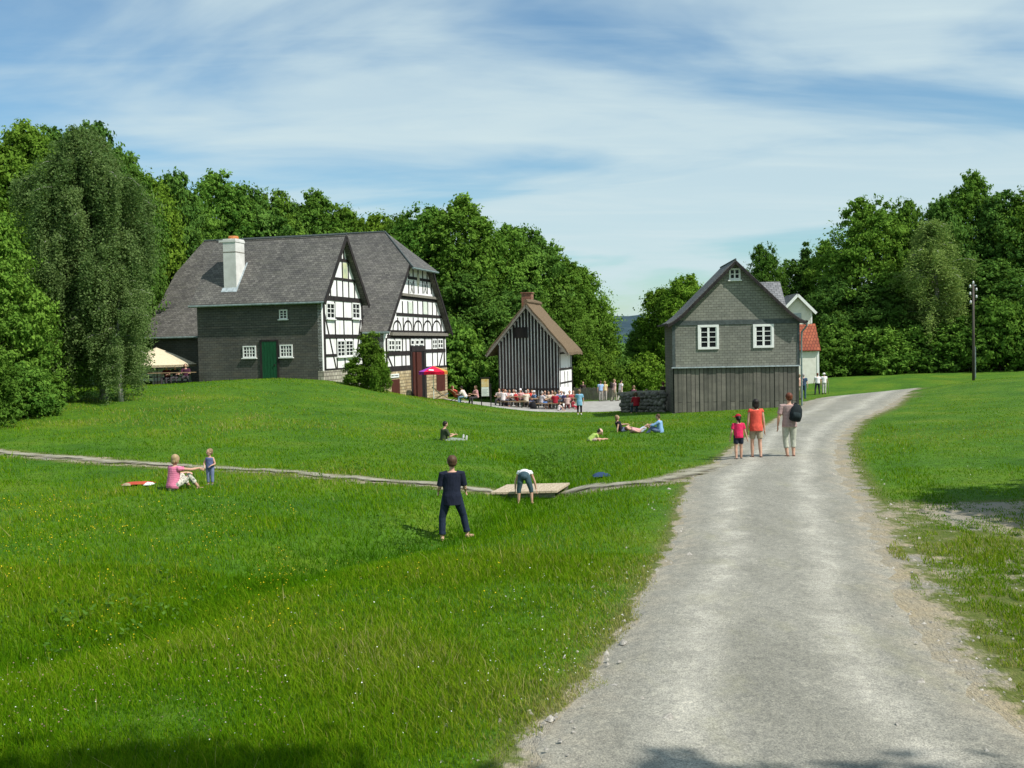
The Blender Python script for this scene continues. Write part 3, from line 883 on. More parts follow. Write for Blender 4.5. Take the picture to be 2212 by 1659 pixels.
for s_ in (-1, 1):
    g = []
    for i in range(nn+1):
        for j in range(nn+1):
            d = (HW/2 + .78)*i/nn; y = -.55 + (HD+.95)*j/nn
            back = max(0, (y-(HD-.9)))  # sagging hip at the back
            jz = .05*(vnoise(np.array([d*3+s_*9]), np.array([y*3]), 3)[0]-.5)*2
            g.append((-HW/2 + s_*d, y, thz(d) + .10 + float(jz) - (.10 if i == nn else 0) - back*.35*(1-d/3.2)))
    b0 = len(th.v); th.v += g + [(x, y, z-.19) for x, y, z in g]
    N1 = (nn+1)**2
    for i in range(nn):
        for j in range(nn):
            q = [b0+i*(nn+1)+j, b0+(i+1)*(nn+1)+j, b0+(i+1)*(nn+1)+j+1, b0+i*(nn+1)+j+1]
            if s_ < 0: q = q[::-1]
            th.f.append(q); th.mi.append(0); th.f.append([v+N1 for v in q[::-1]]); th.mi.append(0)
    edge = [i*(nn+1) for i in range(nn+1)] + [nn*(nn+1)+j for j in range(1, nn+1)] + [i*(nn+1)+nn for i in range(nn-1, -1, -1)] + [j for j in range(nn-1, 0, -1)]
    for p, q in zip(edge, edge[1:]+edge[:1]):
        th.f.append([b0+p, b0+q, b0+q+N1, b0+p+N1] if s_ < 0 else [b0+q, b0+p, b0+p+N1, b0+q+N1]); th.mi.append(0)
roofH = th.build('roof', MT['thatch'], hut)
m_ = MB()
for s_ in (-1, 1):
    m_.bar((-HW/2+s_*(HW/2+.8), -.5, thz(HW/2+.8)-.17), (-HW/2, -.5, thz(0)-.17), .2, (0, -1, 0), .05)
build_split(m_, 'bargeboard', MT['weathered'], roofH)
m_ = MB(); m_.tube([(-HW/2, -.55, HR+.26), (-HW/2, HD*.5, HR+.28), (-HW/2, HD-.4, HR+.25)], [.16, .19, .15], 8); m_.build('ridge_cap', MT['thatch'], roofH)
m_ = MB(); m_.box(-HW/2-.85, -HW/2-.1, 1.6, 2.3, HR-1.2, HR+.95); c_ = m_.build('chimney', MT['brick'], hut)
m_ = MB(); m_.box(-HW/2-.91, -HW/2-.04, 1.54, 2.36, HR+.95, HR+1.03); m_.build('cap', MT['brick'], c_)

# ======== grey slate house beside the road
FG = Frame((8.2, 52, 0), math.radians(-4))
GW, GD, GE, GR, GB = 6.3, 5.0, 4.05, 7.08, -.9
grey = empty('grey_slate_house', FG.O, FG.a, 'grey slate-shingled house on a base of upright weathered boards beside the gravel road', 'house')
mb = MB()
mb.prism([(0, 0, 1.78), (GW, 0, 1.78), (GW, 0, GE), (GW/2, 0, GR-.08), (0, 0, GE)], (0, .25, 0))
mb.box(GW-.25, GW, .25, GD, 1.78, GE); mb.prism([(0, GD, GE), (GW, GD, GE), (GW/2, GD, GR-.1)], (0, -.25, 0)); mb.box(.25, GW-.25, GD-.25, GD, GB, GE)
fw_ = mb.build('front_wall', MT['slate_grey'], grey)
m_ = MB(); m_.box(0, .25, .25, GD, GB, GE); m_.build('side_wall', MT['slate_wall'], grey)
m_ = MB(); m_.box(-.03, .12, -.035, 0, 1.8, GE); m_.box(GW-.1, GW+.03, -.03, 0, 1.8, GE); build_split(m_, 'corner_strip', MT['slate_edge'], fw_)
zb = FG.front(*Z4(800, 690))[2]
m_ = MB(); m_.box(.12, GW-.1, -.03, 0, zb-.17, zb+.05); m_.build('slate_band', MT['slate_edge'], fw_)
m_ = MB(); random.seed(5); x = 0.05
while x < GW-.05:
    w_ = random.uniform(.16, .26); d_ = random.uniform(.0, .03); x2 = min(x+w_, GW)
    m_.box(x, x2-.012, .04-d_, .10, GB+.35+random.uniform(-.06, .05), 1.74); x = x2
m_.build('plank_cladding', MT['planks'], grey)
m_ = MB(); m_.box(.02, GW-.02, .10, .3, GB, 1.76); m_.build('backing', MT['dark_in'], grey)
m_ = MB(); m_.box(GW-.2, GW, .3, GD, GB, 1.78); m_.build('base_wall', MT['planks'], grey)
m_ = MB(); m_.box(-.08, GW+.05, -.10, .03, 1.74, 1.80); m_.build('drip_board', MT['lead'], grey)
for (x0, y0, x1, y1_) in ((546, 722, 742, 957), (1066, 715, 1260, 942)):
    a = FG.front(*Z4(x0, y1_)); b = FG.front(*Z4(x1, y0))
    w_ = window(grey, 'f', a[0], b[0], a[2], b[2], 0, 2, 4, fw=.12, deep=.06, mun=.07, hm=.016, sill=False)
    m_ = MB(); m_.box(a[0]+.11, a[0]+.17, -.035, .02, a[2]+.1, b[2]-.1); m_.box(b[0]-.17, b[0]-.11, -.035, .02, a[2]+.1, b[2]-.1); build_split(m_, 'sash', MT['white_paint'], w_)
a = FG.front(*Z4(838, 302)); b = FG.front(*Z4(945, 190))
window(grey, 'f', a[0], b[0], a[2], b[2], 0, 2, 2, fw=.09, deep=.06, mun=.05, sill=True)
# roof with bell-cast eaves
def gz(d): return GR + .06 - d*.985 + (max(0, d-2.6)**2)*.36
prof = [0, 1.2, 2.2, 2.7, 3.1, 3.42]
rf = MB()
for s_ in (-1, 1):
    for d0, d1 in zip(prof[:-1], prof[1:]):
        q = [(GW/2+s_*d0, -.32, gz(d0)), (GW/2+s_*d1, -.32, gz(d1)), (GW/2+s_*d1, GD+.3, gz(d1)), (GW/2+s_*d0, GD+.3, gz(d0))]
        slab(rf, q, .09)
roofG = rf.build('roof', MT['slate_roof'], grey)
m_ = MB()
for s_ in (-1, 1):
    for d0, d1 in zip(prof[:-1], prof[1:]):
        m_.bar((GW/2+s_*d0, -.33, gz(d0)-.13), (GW/2+s_*d1, -.33, gz(d1)-.13), .13, (0, -1, 0), .04)
build_split(m_, 'bargeboard', MT['timber'], roofG)
m_ = MB(); m_.tube([(GW/2, -.33, GR+.08), (GW/2, GD+.3, GR+.08)], .045); m_.build('ridge_cap', MT['slate_edge'], roofG)
m_ = MB(); m_.tube([(-.34, -.3, gz(3.42)-.04), (-.34, GD+.3, gz(3.42)-.04)], .06); m_.tube([(GW+.34, -.3, gz(3.42)-.04), (GW+.34, GD+.3, gz(3.42)-.04)], .06); build_split(m_, 'gutter', MT['timber'], grey)
m_ = MB(); m_.tube([(GW+.34, -.28, gz(3.42)-.1), (GW+.34, -.27, gz(3.42)-.25), (GW+.12, -.12, gz(3.42)-.55), (GW+.10, -.06, 3.0), (GW+.10, -.06, GB+.1)], .045); m_.build('downpipe', MT['zinc'], grey)
# rear cross wing
m_ = MB(); m_.box(3.2, 6.5, 5.02, 8.5, GB, 4.6); m_.prism([(6.5, 5.02, 4.6), (6.5, 8.5, 4.6), (6.5, 6.76, 6.3)], (-.3, 0, 0)); m_.build('wing_wall', MT['slate_grey'], grey)
m_ = MB(); slab(m_, [(2.6, 4.75, 4.35), (6.75, 4.75, 4.35), (6.66, 6.76, 6.38), (2.6, 6.76, 6.38)], .1); slab(m_, [(6.75, 8.75, 4.35), (2.6, 8.75, 4.35), (2.6, 6.76, 6.38), (6.66, 6.76, 6.38)], .1)
m_.build('wing_roof', mat_brick('pale_slate_roof', (.17,.175,.19), (.26,.265,.28), (.07,.07,.075), .26, .17, .012, .55, .6), grey)
m_ = MB(); m_.box(-.1, GW+.1, -.07, 0, GB+.27, GB+.35)
m_.build('base_rail', MT['weathered'], grey)
m_ = MB()
for x in (2.05, 4.6):
    m_.box(x, x+.16, -.12, -.072, GB, GB+.45)
build_split(m_, 'rail_post', MT['planks'], grey)
random.seed(3)
for i in range(9):
    m_ = MB(); x = -.2 + i*.42 + random.uniform(-.1, .1)
    m_.ell((x, .03, GB+.12), (random.uniform(.12, .25), 0, 0), (0, .1, 0), (0, 0, random.uniform(.08, .14)), 8, 6)
    m_.build('foundation_stone', MT['stone'], grey, True)

# ======== white house with the red tiled lean-to, far behind
y_w = 85
FW = Frame((at(1722, 732, y_w).x, y_w, 0), math.radians(-3))
white = empty('white_house', FW.O, FW.a, 'narrow white gabled house with red tiled lean-to, half hidden behind the grey slate house', 'house')
m_ = MB(); m_.prism([(-1.23, 0, -1), (1.23, 0, -1), (1.23, 0, 5.45), (0, 0, 6.7), (-1.23, 0, 5.45)], (0, 4, 0)); m_.box(-1.3, 1.43, -1.3, -.01, -1, 2.3)
m_.build('wall', MT['cream_wall'], white)
m_ = MB(); slab(m_, [(0, -.35, 6.88), (1.5, -.35, 5.33), (1.5, 4.3, 5.33), (0, 4.3, 6.88)], .1); slab(m_, [(-1.5, -.35, 5.33), (0, -.35, 6.88), (0, 4.3, 6.88), (-1.5, 4.3, 5.33)], .1)
rw = m_.build('roof', MT['slate_roof'], white)
m_ = MB(); m_.bar((0, -.36, 6.74), (1.5, -.36, 5.19), .22, (0, -1, 0), .05); m_.bar((0, -.36, 6.74), (-1.5, -.36, 5.19), .22, (0, -1, 0), .05); build_split(m_, 'bargeboard', MT['white_paint'], rw)
m_ = MB(); slab(m_, [(-1.45, -1.55, 2.15), (1.55, -1.55, 2.15), (1.5, .02, 4.35), (-1.45, .02, 4.35)], .1); m_.build('lean_to_roof', MT['red_tiles'], white)
m_ = MB(); m_.box(1.28, 1.46, -1.33, -1.3, -1, 2.1); m_.box(1.1, 1.24, -.03, 0, 4.4, 5.4); build_split(m_, 'corner_board', MT['white_paint'], white)
m_ = MB(); m_.box(-.5, .35, -.03, 0, 4.6, 5.25); m_.build('window', MT['lead'], white)
# ---------------------------------------------------------------- people
CLOTH = {}
def cloth(c, pattern=None):
    k = (tuple(c), pattern)
    if k not in CLOTH:
        t = NT('cloth')
        n = t.noise(t.coords('Object'), 14, 4)
        col = t.ramp(n, [(.3, tuple(x*.8 for x in c)), (.7, tuple(min(1, x*1.15) for x in c))])
        if pattern == 'check':
            v = t.coords('Object', (1,1,1))
            for ax in (0, 2):
                sp = t.node('ShaderNodeSeparateXYZ'); t.link(v, sp.inputs[0])
                w_ = t.math('SINE', t.math('MULTIPLY', sp.outputs[ax], 75))
                col = t.mix(t.rng(w_, .1, .6, 0, .45), col, (.42,.30,.28))
        if pattern == 'stripe':
            sp = t.node('ShaderNodeSeparateXYZ'); t.link(t.coords('Object'), sp.inputs[0])
            w_ = t.math('SINE', t.math('MULTIPLY', sp.outputs[2], 150))
            col = t.mix(t.rng(w_, .2, .6, 0, .5), col, tuple(min(1, x*1.5+.08) for x in c))
        if pattern == 'floral':
            n2 = t.noise(t.coords('Object'), 26, 2, .5)
            col = t.mix(t.rng(n2, .52, .6), col, (.10,.13,.12))
        t.bump(t.noise(t.coords('Object', (1,1,.45)), 13, 3, .5, .6), .55, .03)
        CLOTH[k] = t.done(col, .9)
    return CLOTH[k]
SKIN = mat_noise('skin', (.46,.26,.18), (.60,.37,.27), 6, .55)
HAIRS = {k: mat_noise('hair_'+k, tuple(x*.6 for x in c), c, 30, .55, .3, (1,1,.3)) for k, c in
         dict(brown=(.10,.055,.03), dark=(.022,.016,.013), blond=(.42,.30,.16), fair=(.30,.20,.11), red=(.16,.05,.025), grey=(.42,.40,.38)).items()}
EYE = MT['dark_in']
PENDING = []      # (object, voxel) to be made into one continuous surface
PEOPLE = []

def V(*a): return Vector(a)
STAND = dict(T=(0,.02,1), th=((.02,.02,-1),(-.02,.02,-1)), sh=((0,0,-1),(0,0,-1)), ua=((.18,-.02,-1),(-.18,-.02,-1)), fa=((.05,.22,-1),(-.05,.22,-1)))
WALK = dict(T=(0,.05,1), th=((.02,.30,-1),(-.02,-.12,-1)), sh=((0,-.02,-1),(0,-.42,-1)), ua=((.14,-.3,-1),(-.14,.25,-1)), fa=((.05,-.05,-1),(-.05,.45,-1)))
SIT = dict(T=(0,.12,1), th=((.12,1,-.06),(-.12,1,-.06)), sh=((.05,.1,-1),(-.05,.0,-1)), ua=((.25,.45,-1),(-.25,.4,-1)), fa=((-.15,1,.25),(.15,1,.2)))
LAWN = dict(T=(0,.18,1), th=((.15,.8,.55),(-.15,.85,.5)), sh=((.05,.6,-.75),(-.05,.55,-.75)), ua=((.2,.8,-.45),(-.2,.8,-.5)), fa=((-.2,1,.0),(.2,1,.0)))
def pose(base, **k):
    d = dict(base); d.update(k); return d

def person(label, loc, yaw, Ht, P, shirt=None, sleeve=.55, trousers=None, leg=1.0, hair='brown', hairlen=0, shoes=None, hat=None,
           child=0.0, female=False, voxel=.02, fingers=False, skirt=None, sink=0.0, face=None, shirt_pat=None, leg_pat=None, group=None, name='person', dz=None, headdir=None, cuff=None):
    hh = Ht*(.132 + .06*child)
    tors = Ht*(.295 - .0*child)
    leg_tot = Ht - hh - Ht*.038 - tors - .015*Ht
    th_l, sh_l, an_h = leg_tot*.485, leg_tot*.44, leg_tot*.075
    ua_l, fa_l, ha_l = Ht*.168, Ht*.142, Ht*.098
    sw = Ht*(.112 if female or child > .3 else .122)*(1 - .06*child); hwid = Ht*.052
    k = Ht/1.75*(1+.12*child)
    T = V(*P['T']).normalized(); S = V(*P.get('S', (1,0,0))).normalized(); B = S.cross(T).normalized()   # S x T : points backward/forward
    if B.y < 0 and abs(T.z) > .3: B = -B
    bend = V(*P.get('bend', (0,0,0)))            # curves the spine
    pel = V(0,0,0)
    def sp(t): return pel + T*(tors*t) + bend*(tors*t*t)
    Tn = (sp(1)-sp(.85)).normalized()
    hdv = V(*P.get('head', tuple(Tn*1.0 + V(0,0,.6)))).normalized()
    nb = sp(1)
    hc = nb + hdv*(Ht*.038 + hh*.46)
    fd = V(*(face or P.get('face', (0,1,0)))).normalized()
    hs = hdv.cross(fd).normalized(); fd = hs.cross(hdv).normalized()
    body, sh, tr = MB(), MB(), MB()
    f = .93 if female else 1.0
    rings = [(0-.06, .082, .072), (.06, .098*(1.04 if female else .96), .086), (.22, .092, .08), (.42, .078*f, .066), (.62, .092*f, .074), (.80, .104*f, .076), (.93, .085, .06), (1.0, .042, .04)]
    def rr(e): return [(sp(t), S*((a+e)*k*1.75/1.75*1.62), B*((b+e)*k*1.5)) for t, a, b in rings]
    body.loft(rr(0), 16)
    body.tube([sp(.95), nb + hdv*(Ht*.05 + hh*.12)], [.052*k, .047*k], 10)
    # head with jaw, nose and ears
    body.ell(hc + hdv*hh*.06, hs*hh*.36, fd*hh*.43, hdv*hh*.44, 14, 10)
    body.ell(hc - hdv*hh*.22 + fd*hh*.12, hs*hh*.27, fd*hh*.28, hdv*hh*.28, 12, 8)
    body.ell(hc - hdv*hh*.06 + fd*hh*.45, hs*hh*.06, fd*hh*.09, hdv*hh*.10, 8, 6)
    for s_ in (1, -1):
        body.ell(hc + hs*s_*hh*.37 - hdv*hh*.04, hs*hh*.04, fd*hh*.09, hdv*hh*.12, 8, 6)
    pts_low = []
    for i, s_ in enumerate((1, -1)):
        hip = sp(.02) + S*s_*hwid - T*(.0)
        d1, d2 = V(*P['th'][i]).normalized(), V(*P['sh'][i]).normalized()
        kn = hip + d1*th_l; an = kn + d2*sh_l
        ft = V(*P.get('foot', ((.12,1,0),(-.12,1,0)))[i])
        up = -d2
        if abs(d2.z) > .6: ft.z = P.get('ftz', 0)
        ft.normalize()
        R = [.083*k, .070*k, .052*k, .054*k, .036*k]
        LP = [hip, hip.lerp(kn, .45), kn, kn.lerp(an, .33), an]
        body.tube([hip + T*.03, *LP[1:]], [x for x in R], 10)
        body.ell(kn, V(1,0,0)*.056*k, V(0,1,0)*.056*k, V(0,0,1)*.056*k, 8, 6)
        sole = an + (V(0,0,-1) if abs(d2.z) > .6 else d2)*an_h
        heel = sole - ft*.045*k + V(0,0,.028*k); toe = sole + ft*.17*k + V(0,0,.022*k)
        body.tube([an, an.lerp(heel, .5), heel], [.037*k, .036*k, .03*k], 8)
        body.tube([heel, heel.lerp(toe, .55), toe], [.032*k, .040*k, .024*k], 8)
        pts_low += [heel - V(0,0,.03*k), toe - V(0,0,.024*k)]
        if shoes:
            sm = MB(); sm.tube([heel - ft*.02*k, heel.lerp(toe, .3), heel.lerp(toe, .65), toe + ft*.025*k], [.038*k, .047*k, .05*k, .03*k], 10)
            sm.ell(heel + V(0,0,.02*k), ft*.05*k, V(-ft.y, ft.x, 0)*.042*k, V(0,0,1)*.045*k, 8, 6)
            PEND_SHOES.append((sm, shoes))
        if trousers is not None:
            L_ = leg
            seq, rads = [hip + T*.04], [.098*k]
            for q in (.45, .8):
                if L_*2 > q: seq.append(hip.lerp(kn, q)); rads.append((.092 if q < .5 else .078)*k)
            if L_ >= .5:
                seq.append(kn); rads.append(.072*k)
                e = min(1, (L_-.5)*2)
                if e > .3: seq.append(kn.lerp(an, e*.5)); rads.append(.068*k)
                if e > .05: seq.append(kn.lerp(an, e)); rads.append((.062 if e < .9 else .06)*k)
            else:
                seq.append(hip.lerp(kn, L_*2)); rads.append(.085*k)
            tr.tube(seq, rads, 12)
            if L_ >= .5: tr.ell(kn, V(1,0,0)*.07*k, V(0,1,0)*.07*k, V(0,0,1)*.07*k, 8, 6)
            if cuff: 
                e_ = seq[-1]; tr.tube([e_ - (e_-seq[-2]).normalized()*.05*k, e_], [rads[-1]*1.12]*2, 12)
        # arm
        so = sp(.9) + S*s_*(sw - .02*k)
        a1, a2 = V(*P['ua'][i]).normalized(), V(*P['fa'][i]).normalized()
        el = so + a1*ua_l; wr = el + a2*fa_l
        body.tube([sp(.88) + S*s_*sw*.5, so, so.lerp(el, .4), el], [.062*k, .052*k, .044*k, .036*k], 10)
        body.tube([el, el.lerp(wr, .3), wr], [.037*k, .037*k, .025*k], 10)
        a3 = V(*P['ha'][i]).normalized() if 'ha' in P else (a2*.8 + V(0,0,-.35)).normalized()
        hsd = a3.cross(V(0,1,.2)); hsd = hsd.normalized() if hsd.length > .1 else V(1,0,0)
        hn = a3.cross(hsd).normalized()
        pc = wr + a3*ha_l*.28
        body.ell(pc, a3*ha_l*.36, hn*.038*k, hsd*.018*k, 10, 6)
        if fingers:
            for q in range(4):
                o = (q-1.5)*.020*k; ln = ha_l*(.48, .55, .52, .42)[q]
                b0 = wr + a3*ha_l*.5 + hn*o
                m1 = b0 + a3*ln*.5 + hsd*.004*k; m2 = m1 + (a3*.85 + hsd*.5*(1 if s_ > 0 else -1)).normalized()*ln*.5
                body.tube([b0 - a3*.015*k, m1, m2], [.0105*k, .0095*k, .0075*k], 6)
            b0 = wr + a3*ha_l*.2 + hn*.03*k
            body.tube([b0, b0 + (a3*.6 + hn*.8).normalized()*ha_l*.25, b0 + (a3*.9 + hn*.5).normalized()*ha_l*.45], [.013*k, .011*k, .008*k], 6)
        else:
            body.tube([wr + a3*ha_l*.4, wr + a3*ha_l*.95], [.024*k, .014*k], 8)
        if shirt is not None and sleeve > 0:
            seq, rads = [sp(.88) + S*s_*sw*.5, so], [.080*k + voxel*.3, .070*k + voxel*.3]
            if sleeve <= 1: seq.append(so.lerp(el, sleeve)); rads.append(.066*k + voxel*.2)
            else:
                seq += [el, el.lerp(wr, sleeve-1)]; rads += [.05*k, .042*k]
            sh.tube(seq, rads, 10)
    if shirt is not None:
        e = .010
        hem = P.get('hem', -.06)
        e = .010 + voxel*.35
        loose = [(t, max(a_, .094 if not female else .090), max(b_, .076)) for t, a_, b_ in rings]
        if hem < -.06 and abs(T.z) > .5: loose[0] = (hem, .106, .094); loose[1] = (.06, .104, .092)
        r_ = [(sp(t), S*((a_+e)*k*1.62), B*((b_+e)*k*1.5)) for t, a_, b_ in loose]
        if hem > -.06: r_ = [q_ for (t, a_, b_), q_ in zip(rings, r_) if t >= hem]
        sh.loft(r_[:-1] + [(sp(.965), S*.07*k*1.5, B*.055*k*1.45)], 18)
    if trousers is not None:
        tr.loft([(c_, A*1.02, B_*1.03) for c_, A, B_ in rr(.006)[:3]], 16)
        tr.ell(sp(.0), V(.135*k,0,0), V(0,.115*k,0), V(0,0,.115*k), 12, 8)
    if skirt is not None:
        sk = MB(); kn_m = sp(-.85*skirt[1])
        sk.loft([(sp(.45), S*.15*k, B*.12*k), (sp(.1), S*.17*k, B*.14*k), (sp(-.4*skirt[1]), S*.20*k, B*.17*k), (kn_m, S*.23*k, B*.20*k)], 18)
    low = min(p.z for p in pts_low)
    if P.get('seat'):
        low = min(low, -.10*k) if P['seat'] == 'ground' else low
    if 'lowz' in P: low = P['lowz']*k
    off = V(0, 0, -low - sink)
    mats = [SKIN]
    root = body.build(name, mats, None, True)
    tag(root, label, 'person', group)
    root.location = Vector(loc) + off*1.0
    root.rotation_euler = (0, 0, yaw)
    PENDING.append((root, voxel))
    kids = []
    if shirt is not None:
        o = sh.build('shirt', cloth(shirt, shirt_pat), root, True); kids.append(o); PENDING.append((o, voxel))
    if trousers is not None:
        o = tr.build('trousers' if leg > .55 else 'shorts', cloth(trousers, leg_pat), root, True); PENDING.append((o, voxel))
    if skirt is not None:
        o = sk.build('skirt', cloth(skirt[0], leg_pat), root, True); PENDING.append((o, voxel))
    for sm, c in PEND_SHOES:
        o = sm.build('shoe', cloth(c), root, True)
        PENDING.append((o, min(voxel, .014)))
    PEND_SHOES.clear()
    if hair:
        hm = MB()
        hm.ell(hc + hdv*hh*.13 - fd*hh*.09, hs*hh*.41, fd*hh*.43, hdv*hh*.42, 14, 10)
        hm.ell(hc - hdv*hh*.10 - fd*hh*.20, hs*hh*.36, fd*hh*.27, hdv*hh*.30, 12, 8)
        if hairlen > 0:
            hm.ell(hc - hdv*hh*(.15 + hairlen*.4) - fd*hh*.26, hs*hh*.36, fd*hh*.2, hdv*hh*(.3 + hairlen*.4), 12, 8)
            for s_ in (1, -1): hm.ell(hc - hdv*hh*(.05+hairlen*.25) + hs*s_*hh*.36 - fd*hh*.05, hs*hh*.09, fd*hh*.22, hdv*hh*(.28+hairlen*.25), 8, 6)
        if hairlen < 0:      # ponytail
            hm.tube([hc - fd*hh*.42 + hdv*hh*.05, hc - fd*hh*.6 - hdv*hh*.1, hc - fd*hh*.5 - hdv*hh*.75], [.045*k, .05*k, .02*k], 8)
        o = hm.build('hair', HAIRS[hair], root, True); PENDING.append((o, max(.010, voxel*.7)))
    if hat:
        col, kind = hat
        m = MB()
        m.ell(hc + hdv*hh*.22 - fd*hh*.03, hs*hh*.43, fd*hh*.47, hdv*hh*.36, 14, 10)
        if kind == 'cap':
            bd = V(*P.get('brim', tuple(fd)))
            bd = (bd - hdv*bd.dot(hdv)).normalized(); bs = hdv.cross(bd)
            m.ell(hc + hdv*hh*.16 + bd*hh*.55, bs*hh*.30, bd*hh*.30, hdv*hh*.05, 12, 6)
        else:
            m.ell(hc + hdv*hh*.10, hs*hh*.70, fd*hh*.74, hdv*hh*.06, 16, 6)
        o = m.build('cap' if kind == 'cap' else 'sun_hat', cloth(col), root, True); PENDING.append((o, max(.010, voxel*.7)))
    if face is not None or P.get('eyes'):
        for s_ in (1, -1):
            m = MB(); m.ell(hc + hs*s_*hh*.15 + fd*hh*.40 + hdv*hh*.03, hs*hh*.045, fd*hh*.03, hdv*hh*.03, 8, 6)
            m.build('eye', EYE, root, True)
        m = MB(); m.ell(hc - hdv*hh*.27 + fd*hh*.39, hs*hh*.10, fd*hh*.025, hdv*hh*.02, 8, 6); m.build('mouth', cloth((.30,.10,.08)), root, True)
    PEOPLE.append((label, tuple(round(c, 1) for c in loc), Ht))
    return root
PEND_SHOES = []
def R(d): return math.radians(d)

def hgt(px_h, Y): return px_h*Y/F

# -- three walkers on the road
p = spot(1596, 995)
person('girl in pink top, red cap and dark shorts walking hand in hand on the road', p, R(4), 1.24, pose(WALK, th=((.03,.12,-1),(-.03,.02,-1)), sh=((0,.0,-1),(0,-.16,-1)), ua=((.30,.0,-1),(-.32,-.12,-1)), fa=((.32,.1,-1),(-.05,.5,-.8)), brim=(-1,.12,.25)),
       shirt=(.62,.025,.10), sleeve=.6, trousers=(.018,.024,.04), leg=.30, hair='dark', hairlen=-1, shoes=(.03,.03,.03), hat=((.40,.012,.03), 'cap'), child=.35, voxel=.0075, fingers=True)
_g = p
p = spot(1634, 992)
person('woman in orange sleeveless top and short beige skirt walking on the road', p, R(2), 1.62, pose(WALK, th=((.02,-.05,-1),(-.02,.12,-1)), sh=((0,-.22,-1),(0,-.02,-1)), ua=((.16,-.05,-1),(-.14,-.05,-1)), fa=((.10,.1,-1),(-.10,.1,-1)), hem=-.20),
       shirt=(.64,.09,.06), sleeve=.12, trousers=(.36,.31,.22), leg=.37, hair='dark', hairlen=.35, shoes=(.10,.05,.04), female=True, voxel=.010, fingers=True)
p = spot(1706, 990)
_m = p
man = person('man in checked shirt and rolled beige trousers walking on the road', p, R(1), 1.76, pose(WALK, th=((.03,.10,-1),(-.03,.03,-1)), sh=((0,-.10,-1),(.10,-.08,-1)), ua=((.22,.15,-1),(-.30,-.1,-1)), fa=((-.1,.7,-.6),(-.02,.35,-1)), hem=-.16),
       shirt=(.34,.24,.23), sleeve=.75, trousers=(.44,.45,.37), leg=.74, hair='red', shoes=(.12,.055,.04), voxel=.010, fingers=True, shirt_pat='check', cuff=True)
# backpack on one shoulder
bp = MB()
bp.loft([(V(0,0,-.23), V(.11,0,0), V(0,.06,0)), (V(0,-.01,-.20), V(.165,0,0), V(0,.10,0)), (V(0,-.02,-.05), V(.18,0,0), V(0,.125,0)), (V(0,0,.12), V(.155,0,0), V(0,.105,0)), (V(0,.02,.24), V(.09,0,0), V(0,.06,0))], 16)
bk = bp.build('backpack', cloth((.010,.016,.018)), None, True)
tag(bk, 'black backpack hanging on the right shoulder of the man in the checked shirt', 'backpack')
bk.scale = (.92, .9, .95); bk.location = man.location + V(.12, -.20, .29); bk.rotation_euler = (R(-8), R(14), 0)
q = MB(); q.loft([(V(0,-.10,-.17), V(.10,0,0), V(0,.035,0)), (V(0,-.12,-.08), V(.12,0,0), V(0,.05,0)), (V(0,-.10,.01), V(.10,0,0), V(0,.035,0))], 12); q.build('front_pocket', cloth((.014,.024,.026)), bk, True)
q = MB(); q.tube([V(.04,.02,.22), V(-.05,.10,.28), V(-.06,.28,.20)], .018, 8); q.build('shoulder_strap', cloth((.010,.016,.018)), bk, True)

# -- boy in navy, bending boy, seated woman, toddler
p = spot(978, 1167)
person('boy in navy T-shirt and rolled dark jeans striding barefoot through the meadow', p, R(6), 1.58, pose(STAND, T=(.03,.03,1), th=((.34,.22,-1),(-.26,-.02,-1)), sh=((.20,-.05,-1),(-.02,-.14,-1)), ua=((.20,.08,-1),(-.22,.05,-1)), fa=((.12,.9,-.35),(-.05,.9,-.3)), foot=((.75,.6,0),(-.05,1,0)), hem=-.30, face=(-.1,1,0)),
       shirt=(.010,.014,.030), sleeve=.85, trousers=(.014,.024,.048), leg=.93, hair='brown', child=.22, voxel=.0075, fingers=True, cuff=True)
p = spot(1133, 1090)
person('boy in white vest and jeans bending down to the grass by the footbridge', p, R(-4), 1.22, pose(STAND, T=(0,.92,.42), bend=(0,.05,-.30), th=((.30,.05,-1),(-.18,.05,-1)), sh=((.05,-.06,-1),(-.04,-.05,-1)), ua=((.42,-.05,-1),(-.38,-.05,-1)), fa=((.18,.05,-1),(-.05,.05,-1)), head=(0,.8,-.75), face=(0,-.3,-1), hem=.14),
       shirt=(.74,.74,.75), sleeve=.2, trousers=(.045,.085,.105), leg=.62, hair='fair', child=.25, voxel=.0075, fingers=True)
p = spot(373, 1060)
person('blond woman in pink striped top sitting in the grass with an arm across her knees', p, R(-38), 1.62, pose(LAWN, T=(0,.16,1), seat='ground', ua=((.35,.9,-.15),(-.25,.7,-.6)), fa=((-.1,1,.05),(.3,.9,.1)), lowz=-.10, head=(.08,.1,1)),
       shirt=(.58,.16,.27), sleeve=.4, trousers=(.62,.58,.50), leg=.8, hair='blond', hairlen=.15, female=True, voxel=.012, shirt_pat='stripe', leg_pat='floral', sink=.02, fingers=True)
p = spot(455, 1049)
person('toddler in blue dungarees standing in the grass beside the blond woman', p, R(172), .88, pose(STAND, ua=((.42,.15,-1),(-.42,.12,-1)), fa=((-.55,.9,-.3),(.55,.9,-.25)), face=(.55,.8,0)),
       shirt=(.10,.13,.26), sleeve=0, trousers=(.16,.20,.33), leg=.9, hair='fair', child=1.0, voxel=.010, fingers=True, face=(.6,.75,0), shoes=(.10,.12,.14))

